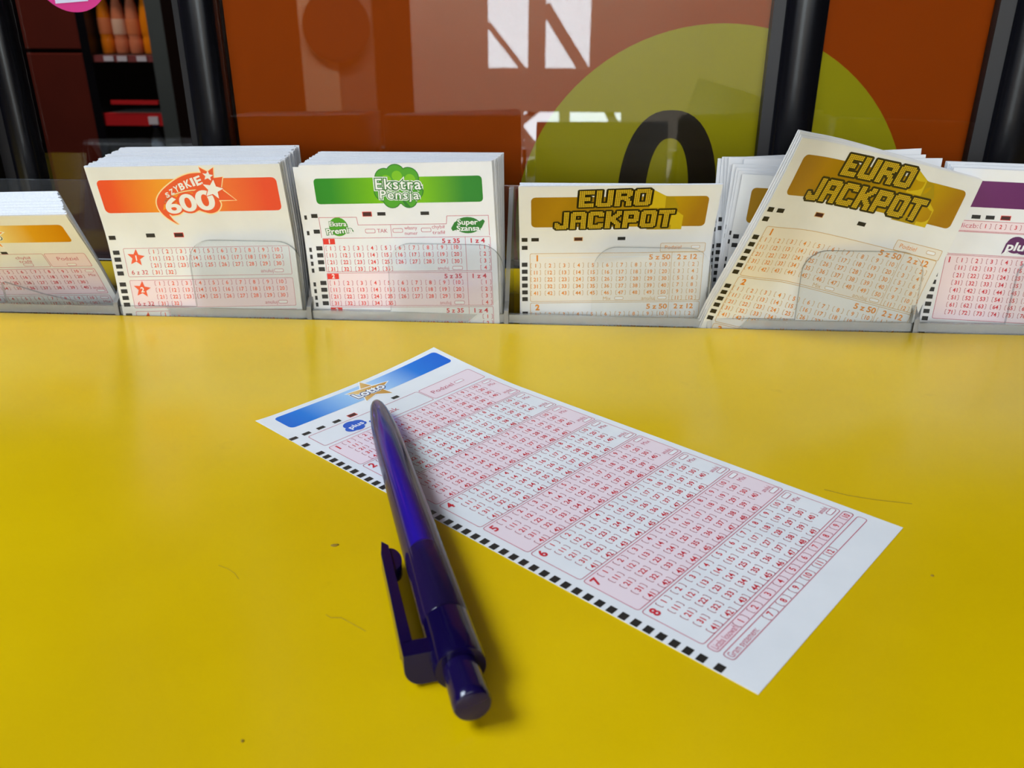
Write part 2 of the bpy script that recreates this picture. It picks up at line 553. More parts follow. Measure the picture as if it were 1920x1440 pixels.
# ------------------------------------------------------------------ slip layouts
def lotto_print(P):
    P.rrect('banner', G_blue, 5.2, 2.6, 79.6, 13.4, 1.8, 1)
    # gold star with the word on it
    P.star('star_logo', ink_white, 42.2, 8.9, 9.9, 10, 0.46, 2, 1.0, .95)
    P.star('star_logo', G_star, 42.2, 8.9, 9.0, 10, 0.45, 3, 1.0, .95)
    P.text('star_logo', ink_white, 'Lotto', 41.3, 9.0, 4.0, off=0.14, layer=4, width=12.6, rot=1, space=1.06)
    P.text('star_logo', ink_navy, 'Lotto', 41.3, 9.0, 4.0, off=0.1, layer=5, width=12.6, rot=1, space=1.06)
    P.text('star_logo', ink_white, 'Lotto', 41.3, 9.0, 4.0, off=0.035, layer=6, width=12.6, rot=1, space=1.06)
    for u in (1.4, 6.4, 12.1, 18.6): marks(P, u, [20.1], 2.9, 1.7)
    redmark(P, 25.1, 20.1, 2.9, 1.7); marks(P, 44.4, [20.1], 2.9, 1.7)
    marks(P, 1.45, [26.7], 2.3, 2.0)
    marks(P, 1.4, [34.5 + 3.404 * i for i in range(41)] + [175.0], 2.4, 2.0)
    P.frame('form_boxes', ink_frame, 5.3, 22.3, 52.7, 31.6, .8)
    # blue blob logo with the word plus
    for a, b, r in ((20.3, 25.9, 3.0), (22.4, 26.2, 2.6), (18.6, 28.3, 2.3), (20.8, 28.8, 2.4), (23.5, 27.5, 1.6), (26.6, 28.6, .9)):
        P.disc('plus_logo', ink_blue, a, b, r, r * .86, 2 + .2 * r + .01 * a)
    P.text('plus_logo', ink_white, 'plus', 21.1, 27.2, 2.2, off=0.02, layer=4, width=5.8, rot=4)
    P.text('form_text', ink_frame, 'tak', 36.6, 27.4, 2.6, layer=3)
    box_(P, ink_frame, 29.5, 26.5, 33.5, 28.4)
    P.rrect('panel_tint', ink_pink, 53.3, 22.3, 79.0, 31.6, .8, 0)
    P.frame('form_boxes', ink_frame, 53.3, 22.3, 79.0, 31.6, .8)
    P.text('form_text', ink_frame, 'Podziel', 61.0, 27.1, 2.3, layer=3, width=10.2)
    box_(P, ink_frame, 67.4, 26.4, 71.4, 28.0, fill=ink_white)
    for k in range(8):
        y = 33.3 + 17.02 * k
        if k % 2 == 0: P.rrect('panel_tint', ink_pink, 5.3, y, 79.0, y + 16.25, .8, 0)
        P.frame('form_boxes', ink_frame, 5.3, y, 79.0, y + 16.25, .8)
        P.text('number_grid', ink_red, str(k + 1), 7.5, y + 2.3, 2.6, off=0.03, layer=3)
        for n in range(1, 50):
            P.num(n, 12.2 + 6.43 * ((n - 1) % 10), y + 1.65 + 3.36 * ((n - 1) // 10), ink_red, ink_bracket, h=1.7)
        box_(P, ink_frame, 74.3, y + .8, 77.9, y + 2.3, fill=ink_white)
        P.text('form_text', ink_frame, 'Mix', 76.1, y + 4.4, 1.7, layer=3, sx=.9)
        P.text('form_text', ink_frame, 'anuluj', 75.6, y + 12.4, 1.6, layer=3, sx=.75)
        box_(P, ink_frame, 74.6, y + 13.8, 78.4, y + 15.3, fill=ink_white)
    P.rrect('panel_tint', ink_pink, 5.2, 169.5, 79.5, 172.3, .8, 0)
    P.frame('form_boxes', ink_frame, 5.2, 169.5, 79.5, 172.3, .8)
    P.frame('form_boxes', ink_frame, 5.3, 173.4, 79.3, 176.1, .8)
    P.text('form_text', ink_frame, 'Liczba losowań', 6.0, 171.0, 1.7, layer=3, align='l', width=9.6)
    P.text('form_text', ink_frame, 'Gram systemem:', 6.0, 174.8, 1.7, layer=3, align='l', width=12.0)
    for i in range(10): P.num(i + 1, 18.1 + 6.58 * i, 170.9, ink_red, ink_bracket)
    for i in range(6): P.num(i + 7, 24.9 + 6.6 * i, 174.75, ink_red, ink_bracket)


DOTS = {
    'E': ["########", "########", "########", "###.....", "###.....", "######..", "######..", "######..", "###.....", "###.....", "########", "########", "########"],
    'U': ["###...###", "###...###", "###...###", "###...###", "###...###", "###...###", "###...###", "###...###", "###...###", "###...###", "#########", "#########", ".#######."],
    'R': ["########.", "#########", "#########", "###...###", "###...###", "########.", "#######..", "########.", "###..###.", "###...###", "###...###", "###...###", "###...###"],
    'O': [".#######.", "#########", "#########", "###...###", "###...###", "###...###", "###...###", "###...###", "###...###", "###...###", "#########", "#########", ".#######."],
    'J': [".....###", ".....###", ".....###", ".....###", ".....###", ".....###", ".....###", ".....###", "##...###", "###..###", "########", "########", ".######."],
    'A': [".#######.", "#########", "#########", "###...###", "###...###", "###...###", "#########", "#########", "###...###", "###...###", "###...###", "###...###", "###...###"],
    'C': [".#######.", "#########", "#########", "###...###", "###......", "###......", "###......", "###......", "###......", "###...###", "#########", "#########", ".#######."],
    'K': ["###...###", "###...###", "###..####", "###.####.", "#######..", "######...", "######...", "#######..", "###.####.", "###..####", "###...###", "###...###", "###...###"],
    'P': ["########.", "#########", "#########", "###...###", "###...###", "###...###", "#########", "#########", "########.", "###......", "###......", "###......", "###......"],
    'T': ["#########", "#########", "#########", "...###...", "...###...", "...###...", "...###...", "...###...", "...###...", "...###...", "...###...", "...###...", "...###..."],
}


def dot_word(P, word, u0, v0, u1, v1, lean=0.08, rise=0.0):
    cols = sum(len(DOTS[c][0]) for c in word) + (len(word) - 1)
    du = (u1 - u0) / cols; dv = (v1 - v0) / 13
    x = 0
    vd, fd, vo, fo = [], [], [], []
    for ch in word:
        g = DOTS[ch]; gw = len(g[0])
        for r in range(13):
            for q in range(gw):
                if g[r][q] != '#': continue
                cu = u0 + (x + q + .5) * du; cv = v0 + (r + .5) * dv - rise * (cu - u0)
                cu += lean * ((v0 + v1) / 2 - cv) * .5
                for (VV, FF, a, b2) in ((vd, fd, du * .40, dv * .40), (vo, fo, du * 1.55, dv * 1.55)):
                    b = len(VV)
                    if VV is vd:
                        VV += [(cu - a, cv - b2), (cu - a, cv + b2), (cu + a, cv + b2), (cu + a, cv - b2)]; FF.append((b, b + 1, b + 2, b + 3))
                    else:
                        ca = a * .55; cb = b2 * .55
                        VV += [(cu - ca, cv - b2), (cu - a, cv - cb), (cu - a, cv + cb), (cu - ca, cv + b2), (cu + ca, cv + b2), (cu + a, cv + cb), (cu + a, cv - cb), (cu + ca, cv - b2)]
                        FF.append(tuple(range(b, b + 8)))
        x += gw + 1
    P.add('dot_logo', ink_darkgold, vo, fo, 4)
    P.add('dot_logo', ink_dot, vd, fd, 5)


def euro_print(P, panels=3):
    P.rrect('banner', G_gold, 5.1, 5.4, 77.9, 20.8, 1.9, 1)
    # lit side faces of the block letters
    P.poly('dot_logo', ink_gold_hi, [(54.0, 1.6), (60.2, 5.2), (60.4, 11.2), (54.0, 11.2)], 2)
    P.poly('dot_logo', ink_gold_lo, [(60.2, 5.2), (63.6, 6.0), (66.4, 11.4), (60.4, 11.4)], 2)
    P.poly('dot_logo', ink_gold_hi, [(64.4, 12.0), (68.4, 15.2), (68.4, 22.4), (62.0, 22.4)], 2)
    P.poly('dot_logo', ink_gold_lo, [(55.4, 20.0), (63.8, 20.0), (63.8, 22.4), (53.6, 22.4)], 3)
    dot_word(P, 'EURO', 24.8, 2.4, 54.2, 10.6, rise=0.028)
    dot_word(P, 'JACKPOT', 15.0, 13.0, 64.6, 21.9, rise=0.018)
    marks(P, 2.2, [27.1, 31.0]); marks(P, 6.7, [27.1], 3.2, 1.7)
    redmark(P, 25.2, 27.0, 3.3, 1.5, ink_ltorange); marks(P, 43.6, [26.9], 3.3, 1.6)
    P.rrect('panel_tint', ink_peach, 60.6, 29.4, 79.7, 33.6, .5, 0)
    P.frame('form_boxes', ink_orbracket, 60.6, 29.4, 79.7, 33.6, .5)
    P.text('form_text', ink_orange, 'Podziel', 66.0, 31.4, 1.7, layer=3, width=7.0)
    box_(P, ink_orbracket, 73.8, 30.6, 77.4, 32.0, fill=ink_white)
    for k in range(panels):
        d = 22.9 * k
        if k % 2 == 0: P.rrect('panel_tint', ink_peach, 4.5, 33.8 + d, 79.4, 55.9 + d + 2.4 * 0, .6, 0)
        P.frame('form_boxes', ink_orbracket, 4.5, 33.8 + d, 79.4, 56.0 + d, .6)
        P.line('form_boxes', ink_orbracket, [(65.8, 33.8 + d), (65.8, 56.0 + d)], .2)
        P.text('number_grid', ink_orange, str(k + 1), 7.6, 35.9 + d, 2.5, off=0.045, layer=3)
        P.text('number_grid', ink_orange, '5 z 50', 60.6, 35.9 + d, 2.2, off=0.028, layer=3, width=9.0)
        P.text('number_grid', ink_orange, '2 z 12', 72.4, 35.9 + d, 2.2, off=0.028, layer=3, width=8.4)
        for n in range(1, 51):
            P.num(n, 6.9 + 6.24 * ((n - 1) % 10), 39.3 + d + 3.2 * ((n - 1) // 10), ink_orange, ink_orbracket, h=1.75)
        for n in range(1, 13):
            P.num(n, 69.2 + 6.2 * ((n - 1) % 2), 39.3 + d + 3.1 * ((n - 1) // 2), ink_orange, ink_orbracket, h=1.7)
        P.text('form_text', ink_orbracket, 'Mix', 38.4, 54.8 + d, 1.6, layer=3)
        box_(P, ink_orbracket, 41.8, 54.1 + d, 45.6, 55.4 + d, fill=ink_white)
        P.text('form_text', ink_orbracket, 'anuluj', 56.6, 54.8 + d, 1.6, layer=3, width=6)
        box_(P, ink_orbracket, 60.8, 54.1 + d, 64.6, 55.4 + d, fill=ink_white)
        marks(P, 2.1, [38.8 + d + 3.2 * i for i in range(6)])


def szybkie_print(P):
    P.rrect('banner', G_orange, 3.0, 5.7, 79.4, 20.6, 2.0, 1)
    # comet logo
    def smooth(pts, k=4):
        out = []
        for a in range(len(pts) - 1):
            p0, p1, p2, p3 = pts[max(a - 1, 0)], pts[a], pts[a + 1], pts[min(a + 2, len(pts) - 1)]
            for t in range(k):
                t = t / k
                out.append(tuple(.5 * (2 * p1[c] + (p2[c] - p0[c]) * t + (2 * p0[c] - 5 * p1[c] + 4 * p2[c] - p3[c]) * t * t + (3 * p1[c] - p0[c] - 3 * p2[c] + p3[c]) * t ** 3) for c in (0, 1)))
        return out + [pts[-1]]
    head = [(53.4, 15.4), (60.6, 15.6), (55.2, 10.4), (57.0, 5.2), (53.2, 5.6), (54.0, 1.0), (51.2, 2.8), (48.0, 0.7), (48.4, 3.2)]
    tail = smooth([(48.0, 3.2), (43, 3.6), (38, 5.4), (33, 8.4), (29, 11.6), (26.6, 15.0), (26.2, 18.4), (27.6, 21.6), (30.0, 24.2), (33.4, 26.6)])
    low = smooth([(31.4, 24.4), (30.2, 21.6), (31.4, 22.2)]) + smooth([(31.4, 22.2), (34.6, 21.7), (37.2, 20.0)]) + smooth([(37.2, 20.0), (40.4, 20.9), (43.8, 19.9)]) + smooth([(43.8, 19.9), (48, 21.4), (51.6, 20.4), (53.6, 17.6), (53.2, 15.5)])
    cx, cy = 43, 12
    shp = head[1:] + tail[1:] + low
    nn = len(shp); gr = []
    for a in range(nn):
        p0, p1, p2 = Vector(shp[a - 1]), Vector(shp[a]), Vector(shp[(a + 1) % nn])
        d = (p2 - p0); d = d.normalized() if d.length > 1e-6 else Vector((1, 0))
        gr.append((p1.x - d.y * .5, p1.y + d.x * .5))
    ar = lambda q: sum(q[a][0] * q[(a + 1) % len(q)][1] - q[(a + 1) % len(q)][0] * q[a][1] for a in range(len(q)))
    if abs(ar(gr)) < abs(ar(shp)):
        gr = [(2 * b_[0] - a_[0], 2 * b_[1] - a_[1]) for a_, b_ in zip(gr, shp)]
    P.poly('comet_logo', ink_cream, gr, 2)
    P.poly('comet_logo', ink_coral, shp, 3)
    P.poly('comet_logo', ink_amber, [(47.0, 12.6), (40, 11.4), (33, 13.4), (29.4, 16.4), (28.2, 19.6), (33, 17.6), (40, 15.6), (47, 15.0)], 4)
    P.line('comet_logo', ink_cream, smooth([(29.8, 16.0), (32, 13.9), (36, 12.1), (41, 11.0), (47.0, 10.6)]), .5, 5)
    t = 'SZYBKIE'
    for ch, pu, pv, ph in zip(t, (31.8, 34.0, 36.3, 38.8, 41.6, 43.9, 46.4), (12.7, 11.3, 10.1, 9.0, 7.9, 7.2, 6.6), (2.0, 2.2, 2.5, 2.8, 3.1, 3.3, 3.5)):
        P.text('comet_logo', ink_white, ch, pu, pv, ph, rot=20, off=0.035, layer=6, shear=.12, width=.7 if ch == 'I' else ph * .72)
    for o_, m_, la in ((0.11, ink_coral, 5), (0.03, ink_white, 7)):
        P.text('comet_logo', m_, '6', 32.9, 17.6, 6.6, off=o_, layer=la, width=6.0, rot=6)
        P.text('comet_logo', m_, '0', 39.7, 16.4, 7.2, off=o_, layer=la + .2, width=6.4, rot=5)
        P.text('comet_logo', m_, '0', 47.3, 15.4, 8.2, off=o_, layer=la + .4, width=7.2, rot=4)
    P.star('comet_logo', ink_white, 51.0, 4.6, 2.3, 12, .46, 7)
    P.star('comet_logo', ink_coral, 51.8, 10.6, 5.2, 14, .48, 8)
    P.star('comet_logo', ink_white, 51.8, 10.6, 4.5, 14, .46, 9)
    marks(P, 2.3, [32.0], 3.0, 1.9); marks(P, 19.5, [31.2], 3.9, 1.8); redmark(P, 32.0, 31.2, 3.7, 1.7)
    for k in range(4):
        d = 14.55 * k
        if k % 2: P.rrect('panel_tint', ink_pink, 5.9, 37.0 + d, 79.4, 49.9 + d, .5, 0)
        P.frame('form_boxes', ink_frame, 5.9, 37.0 + d, 79.4, 49.9 + d, .5, .18)
        P.star('number_grid', ink_coral, 10.9, 41.2 + d, 4.0, 8, .45, 2)
        P.text('number_grid', ink_white, str(k + 1), 10.9, 41.4 + d, 2.2, off=.03, layer=3)
        P.text('number_grid', ink_red, '6 z 32', 11.3, 47.9 + d, 1.9, layer=3, width=7.4)
        for n in range(1, 33):
            P.num(n, 19.2 + 6.1 * ((n - 1) % 10), 38.6 + d + 3.13 * ((n - 1) // 10), ink_coral, ink_frame, h=1.75)
        P.text('form_text', ink_frame, 'anuluj', 68.4, 48.1 + d, 1.6, layer=3, width=5.6)
        box_(P, ink_frame, 71.7, 47.4 + d, 75.7, 48.8 + d, fill=ink_white)
        marks(P, 2.5, [38.8 + d + 3.15 * i for i in range(4)], 2.9, 1.9)


def pensja_print(P):
    P.rrect('banner', G_green, 5.4, 5.7, 77.4, 16.8, 1.6, 1)
    bl = ((41.2, 4.4, 4.0), (36.4, 6.2, 4.2), (46.6, 6.0, 4.2), (35.6, 11.6, 4.4), (48.2, 11.4, 4.0), (38.4, 15.0, 3.8), (45.6, 15.2, 3.6), (42, 10, 7.0))
    for q, (a, b, r) in enumerate(bl): P.disc('clover_logo', ink_dkgreen, a, b, r + .25, None, 2 + .1 * q)
    for q, (a, b, r) in enumerate(bl): P.disc('clover_logo', ink_green, a, b, r - .15, None, 3 + .1 * q)
    for a, b, r in bl[:3]: P.disc('clover_logo', ink_ltgreen, a + .5, b + .8, r * .55, None, 4 + .02 * a)
    P.poly('clover_logo', ink_dkgreen, [(42.8, 15.8), (44.0, 15.6), (46.2, 18.6), (44.4, 18.9)], 4)
    for o_, m_, la in ((0.13, ink_white, 5), (0.075, ink_dkgreen, 6), (0.012, ink_white, 7)):
        P.text('clover_logo', m_, 'Ekstra', 41.8, 8.6, 4.4, off=o_, layer=la, width=19.4, rot=-1, space=1.16)
        P.text('clover_logo', m_, 'Pensja', 41.9, 13.2, 3.6, off=o_, layer=la, width=16.6, rot=-2, space=1.16)
    redmark(P, 26.8, 21.4, 3.6, 1.7); marks(P, 33.1, [21.4], 3.6, 1.5); marks(P, 52.0, [21.4], 3.7, 1.5)
    marks(P, 3.4, [21.9, 28.9], 2.8, 1.8)
    P.line('form_boxes', ink_frame, [(5.2, 31.6), (5.2, 22.7), (21.9, 22.7), (22.2, 26.2), (60.9, 26.2), (61.4, 22.7), (79.2, 22.7), (79.2, 31.4)], .22)
    P.line('form_boxes', ink_frame, [(36.5, 26.2), (36.5, 31.5)], .2)
    P.disc('round_logo', ink_green, 13.4, 26.9, 4.2, None, 2)
    for o_, m_, la in ((0.09, ink_dkgreen, 3), (0.02, ink_white, 4)):
        P.text('round_logo', m_, 'Ekstra', 13.3, 25.6, 2.0, off=o_, layer=la, width=7.4)
        P.text('round_logo', m_, 'Premia', 13.6, 28.6, 2.5, off=o_, layer=la, width=11.6, rot=5)
    P.disc('leaf_logo', ink_dkgreen, 70.1, 26.9, 5.6, 3.6, 2.2)
    P.poly('leaf_logo', ink_dkgreen, [(62.8, 28.2), (64.4, 25.6), (67, 24.2), (65.4, 28.8), (63.4, 29.4)], 2)
    P.poly('leaf_logo', ink_dkgreen, [(77.6, 25.2), (76.0, 28.2), (73, 29.6), (75, 25.4), (76.8, 24.4)], 2)
    for o_, m_, la in ((0.09, ink_dkgreen, 3), (0.02, ink_white, 4)):
        P.text('leaf_logo', m_, 'Super', 70.1, 25.5, 2.2, off=o_, layer=la, width=8.6)
        P.text('leaf_logo', m_, 'Szansa', 70.2, 28.2, 2.2, off=o_, layer=la, width=9.8)
    box_(P, ink_frame, 25.1, 28.1, 29.4, 29.8); P.text('form_text', ink_frame, 'TAK', 32.6, 28.9, 1.7, layer=3, width=4.6)
    box_(P, ink_frame, 37.3, 28.0, 41.6, 29.7); box_(P, ink_frame, 49.8, 27.9, 54.0, 29.6)
    for t_, u, v in (('własny', 45.2, 27.7), ('numer', 45.2, 30.1), ('chybił', 57.3, 27.4), ('trafił', 57.3, 29.9)):
        P.text('form_text', ink_frame, t_, u, v, 1.5, layer=3, width=5.6)
    for k in range(4):
        d = 15.65 * k
        if k % 2: P.rrect('panel_tint', ink_pink, 5.6, 32.0 + d, 79.4, 47.0 + d, .3, 0)
        P.frame('form_boxes', ink_frame, 5.6, 32.0 + d, 79.4, 47.0 + d, .3, .2)
        P.line('form_boxes', ink_frame, [(68.6, 32.0 + d), (68.6, 47.0 + d)], .2)
        P.rrect('number_grid', ink_redbox, 5.7, 32.2 + d, 10.9, 34.7 + d, 0, 2)
        P.text('number_grid', ink_white, str(k + 1), 8.4, 33.4 + d, 1.8, off=.03, layer=3)
        P.text('number_grid', ink_red, '5 z 35', 62.3, 33.7 + d, 1.9, off=.025, layer=3, width=7.6)
        P.text('number_grid', ink_red, '1 z 4', 74.0, 33.7 + d, 1.9, off=.025, layer=3, width=6)
        for n in range(1, 36):
            P.num(n, 8.6 + 6.2 * ((n - 1) % 10), 36.5 + d + 3.1 * ((n - 1) // 10), ink_redbox, ink_frame, h=1.75)
        for n in range(1, 5): P.num(n, 76.8, 36.5 + d + 3.05 * (n - 1), ink_redbox, ink_frame, h=1.75)
        P.text('form_text', ink_frame, 'anuluj', 58.2, 45.7 + d, 1.5, layer=3, width=5)
        box_(P, ink_frame, 62.3, 45.0 + d, 66.7, 46.5 + d, fill=ink_white)
        marks(P, 3.5, [36.4 + d + 3.12 * i for i in range(4)], 2.8, 1.9)


def mini_print(P):
    P.rrect('banner', G_amber, 5.2, 5.7, 77.3, 16.3, 1.6, 1)
    P.star('star_logo', ink_white, 40.5, 11.0, 9.8, 10, 0.46, 2)
    P.star('star_logo', ink_amber, 40.5, 11.0, 8.8, 10, 0.45, 3)
    for o_, m_, la in ((0.13, ink_white, 4), (0.085, ink_teal, 5), (0.015, ink_white, 6)):
        P.text('star_logo', m_, 'Lotto', 40.5, 12.2, 3.8, off=o_, layer=la, width=12.4)
        P.text('star_logo', m_, 'mini', 37.5, 8.2, 2.4, off=o_, layer=la)
    marks(P, 42.7, [22.7], 3.0, 1.5); marks(P, 1.6, [22.7, 29.0] + [35 + 3.4 * i for i in range(20)], 2.4, 1.9)
    P.frame('form_boxes', ink_frame, 5.3, 23.6, 59.6, 32.0, .6)
    P.rrect('panel_tint', ink_pink, 60.3, 23.6, 78.9, 32.0, .6, 0)
    P.frame('form_boxes', ink_frame, 60.3, 23.6, 78.9, 32.0, .6)
    P.text('form_text', ink_frame, 'chybił', 49.5, 26.0, 1.7, layer=3, width=7); P.text('form_text', ink_frame, 'trafił', 49.5, 28.4, 1.7, layer=3, width=6)
    box_(P, ink_frame, 47.6, 29.7, 52.0, 31.3)
    P.text('form_text', ink_frame, 'Podziel', 69.7, 26.9, 2.2, layer=3, width=9.6)
    box_(P, ink_frame, 67.8, 30.0, 72.0, 31.4, fill=ink_white)
    for k in range(3):
        d = 17.0 * k
        if k % 2 == 0: P.rrect('panel_tint', ink_pink, 5.3, 33.3 + d, 79.0, 49.2 + d, .6, 0)
        P.frame('form_boxes', ink_frame, 5.3, 33.3 + d, 79.0, 49.2 + d, .6)
        P.text('number_grid', ink_red, str(k + 1), 7.5, 35.4 + d, 2.5, off=.03, layer=3)
        for n in range(1, 43): P.num(n, 12.2 + 6.43 * ((n - 1) % 10), 35.0 + d + 3.4 * ((n - 1) // 10), ink_red, ink_bracket)
        box_(P, ink_frame, 74.2, 34.2 + d, 78.0, 35.6 + d, fill=ink_white); P.text('form_text', ink_frame, 'Mix', 76.3, 37.5 + d, 1.6, layer=3)
        P.text('form_text', ink_frame, 'anuluj', 75.8, 45.4 + d, 1.6, layer=3, width=5); box_(P, ink_frame, 74.4, 46.7 + d, 78.2, 48.1 + d, fill=ink_white)


def multi_print(P):
    P.rrect('banner', G_violet, 5.0, 4.8, 77.5, 15.6, 1.6, 1)
    marks(P, 13.6, [19.6], 3.6, 1.6); marks(P, 19.3, [19.6], 3.6, 1.6); redmark(P, 25.6, 19.5, 3.6, 1.5)
    P.rrect('panel_tint', ink_pink, 5.6, 21.3, 79.2, 25.6, .4, 0); P.frame('form_boxes', ink_frame, 5.6, 21.3, 79.2, 25.6, .4)
    P.text('form_text', ink_frame, 'Ile liczb:', 15.4, 23.3, 1.9, layer=3, align='r', width=11.0)
    for i in range(10): P.num(i + 1, 18.4 + 6.15 * i, 23.3, ink_red, ink_bracket, h=1.75)
    P.frame('form_boxes', ink_frame, 5.6, 26.0, 79.2, 35.6, .4)
    P.disc('plus_logo', ink_purple, 32.6, 30.6, 4.0, 3.6, 2); P.disc('plus_logo', ink_purple, 36.2, 31.6, 3.2, 3.0, 2)
    P.text('plus_logo', ink_purple, 'plus', 34.0, 31.2, 3.4, off=.16, layer=3, width=9.6, shear=.2)
    P.text('plus_logo', ink_white, 'plus', 34.0, 31.2, 3.4, off=.03, layer=5, width=9.6, shear=.2)
    P.rrect('panel_tint', ink_pink, 5.2, 36.1, 79.2, 64.4, .6, 0); P.frame('form_boxes', ink_frame, 5.2, 36.1, 79.2, 64.4, .6)
    P.text('number_grid', ink_red, '1', 7.0, 38.2, 2.3, off=.03, layer=3)
    for n in range(1, 81): P.num(n, 12.2 + 6.15 * ((n - 1) % 10), 38.2 + 3.28 * ((n - 1) // 10), ink_red, ink_bracket, h=1.8)
    marks(P, 2.2, [21.0, 28.0, 35.2] + [38.4 + 3.28 * i for i in range(12)], 2.6, 1.9)


# ------------------------------------------------------------------ room shell
m_wall_dark = noisy('room_dark_paint', srgb(24, 18, 15), srgb(20, 15, 13), 2, 0.9, Specular_IOR_Level=0.1)
m_wall_pale = noisy('room_pale_paint', srgb(226, 220, 210), srgb(216, 210, 200), 2, 0.8)
m_floor = noisy('room_floor', srgb(48, 38, 32), srgb(38, 30, 26), 5, 0.6)
m_ceil = noisy('room_ceiling', srgb(205, 204, 202), srgb(196, 195, 194), 2, 0.85)


def struct(name, boxes, m, bevel=None):
    b = MB()
    for q in boxes: b.box(*q)
    o = b.build(name, m, bevel=bevel)
    o['kind'] = 'structure'
    return o


struct('floor', [(-3300, 3300, -4700, 2800, -1050, -1000)], m_floor)
struct('ceiling', [(-3300, 3300, -4700, 2800, 1800, 1850)], m_ceil)
struct('wall_left', [(-3350, -3300, -4700, 2800, -1000, 1800)], m_wall_dark)
struct('wall_right', [(3300, 3350, -4700, 2800, -1000, 1800)], m_wall_dark)
struct('wall_rear', [(-3300, 3300, 2750, 2800, -1000, 1800)], wood_dark)
# wall behind the viewer: dark, with a pale stretch pierced by glazed openings to the daylight outside
Y0, Y1 = -4560, -4500
struct('wall_front', [(-3300, -1470, Y0, Y1, -1000, 1800), (-1470, 1300, Y0, Y1, -1000, -680), (1300, 3300, Y0, Y1, -1000, 1800),
                      (-1061, -850, Y0, Y1, -680, 1800), (-1470, -1061, Y0, Y1, -680, 1800)], m_wall_dark)
pale = [(-850, -425, Y0, Y1, -660, 1800), (145, 1300, Y0, Y1, -405, 1800), (338, 1300, Y0, Y1, -660, -405),
        (-425, 145, Y0, Y1, -405, -172), (-425, -220, Y0, Y1, -572, -405), (-425, 44, Y0, Y1, -660, -572), (-18, 44, Y0, Y1, -572, -405),
        (-198, -102, Y0, Y1, -172, 800), (-425, 145, Y0, Y1, 800, 1800), (-850, 1300, Y0, Y1, -680, -660), (44, 165, Y0, Y1, -660, -575)]
struct('trim_1', pale, m_wall_pale)
struct('trim_2', [(-1467, -1265, -4500, -4450, -640, 1800)], noisy('pillar_cream', srgb(236, 214, 180), srgb(226, 204, 170), 2, .8))
struct('trim_3', [(-1264, -1062, -4500, -4470, -640, 1800)], noisy('panel_tan', srgb(150, 136, 120), srgb(140, 126, 110), 2, .8))


def brace(name, x0, z0, x1, z1, wd, parent=None):
    d = Vector((x1 - x0, 0, z1 - z0)).normalized(); n = Vector((-d.z, 0, d.x)) * wd / 2
    b = MB()
    b.prism([(x0 + n.x, z0 + n.z), (x1 + n.x, z1 + n.z), (x1 - n.x, z1 - n.z), (x0 - n.x, z0 - n.z)], lambda a, c, dd: (a, dd, c), -4545, -4515)
    o = b.build(name, m_wall_pale, parent)
    return o


wf = empty('window_2'); wf['kind'] = 'structure'
brace('glazing_bar', -425, 60, -215, -190, 30, wf)
brace('glazing_bar', -110, 150, 150, -230, 62, wf)
brace('glazing_bar', 150, -700, 345, -470, 60, wf)
brace('glazing_bar', 345, -560, 255, -380, 50, wf)
brace('glazing_bar', -240, -470, -140, -390, 40, wf)
brace('glazing_bar', -240, -500, -160, -600, 40, wf)
gsh = MB(); gsh.box(-425, 145, -4532, -4528, -172, 800)
gsh.build('pane', glass, wf)
# round dark sign hanging in front of the tan panel
sg = MB()
sg.prism([(-1253 + 186 * math.cos(i * math.pi / 20), 45 + 186 * math.sin(i * math.pi / 20)) for i in range(40)], lambda a, c, d: (a, d, c), -4440, -4420)
so = sg.build('round_sign', M('sign_dark', srgb(60, 30, 20), .6))
tag(so, 'round dark sign hanging before the pale pillar, seen mirrored in the glass', 'sign')

# ------------------------------------------------------------------ yellow counter with a slot for the dispenser
SX0, SX1, SY0, SY1 = -272.5, 266.5, -1.9, 42.2
b = MB(); b.box(-620, 620, -262, SY0, -28, 0)
ct = b.build('counter', yellow)
tag(ct, 'glossy yellow counter top with the blue-banner slip and the pen on it', 'counter')
bb = MB(); bb.box(-600, 600, -60, -40, -1000, -28); bb.box(-620, -600, -262, SY0, -1000, -28); bb.box(600, 620, -262, SY0, -1000, -28)
bb.build('counter_base', noisy('counter_base_paint', srgb(90, 72, 20), srgb(80, 64, 18), 3, .6), ct)
b = MB(); b.box(-620, 620, SY1, 86.0, -28, 0)
lg = b.build('counter_ledge', yellow)
tag(lg, 'narrow yellow ledge between the slip dispenser and the glass front', 'counter')
b = MB(); b.box(-600, 600, 66, 84, -1000, -28); b.build('ledge_support', MATS['counter_base_paint'], lg)

# ------------------------------------------------------------------ glazed front behind the counter
wn = empty('window_1'); wn['kind'] = 'structure'


def mullion(x0, x1, y0=93.0, y1=103.2, grey=5.5, parent=wn, name='mullion', zb=-28, zt=620):
    """dark extruded post with a rounded nose and a flat grey flank"""
    b = MB(); pr = [(x0, y1), (x0, y0 + 4), (x0 + grey, y0 + 3)]
    xa, xb = x0 + grey, x1
    for i in range(25):
        t = math.pi * i / 24; pr.append(((xa + xb) / 2 - (xb - xa) / 2 * math.cos(t), y0 + 3 - 6.5 * math.sin(t) ** .8))
    pr += [(x1, y1)]
    n = len(pr)
    V = [(x, y, zb) for x, y in pr] + [(x, y, zt) for x, y in pr]
    F = [(i, (i + 1) % n, (i + 1) % n + n, i + n) for i in range(n)]
    b.add(V, F, 0)
    for i in range(n):
        if i in (0, 1): b.M[i] = 1
    b.add(V, [tuple(range(n)), tuple(range(2 * n - 1, n - 1, -1))], 0)
    o = b.build(name, [alu, alu_grey], parent, smooth=True)
    bm = bmesh.new(); bm.from_mesh(o.data)
    for e in bm.edges:
        if len(e.link_faces) == 2 and e.calc_face_angle() > R_(35): e.smooth = False
    bm.to_mesh(o.data); bm.free()
    return o


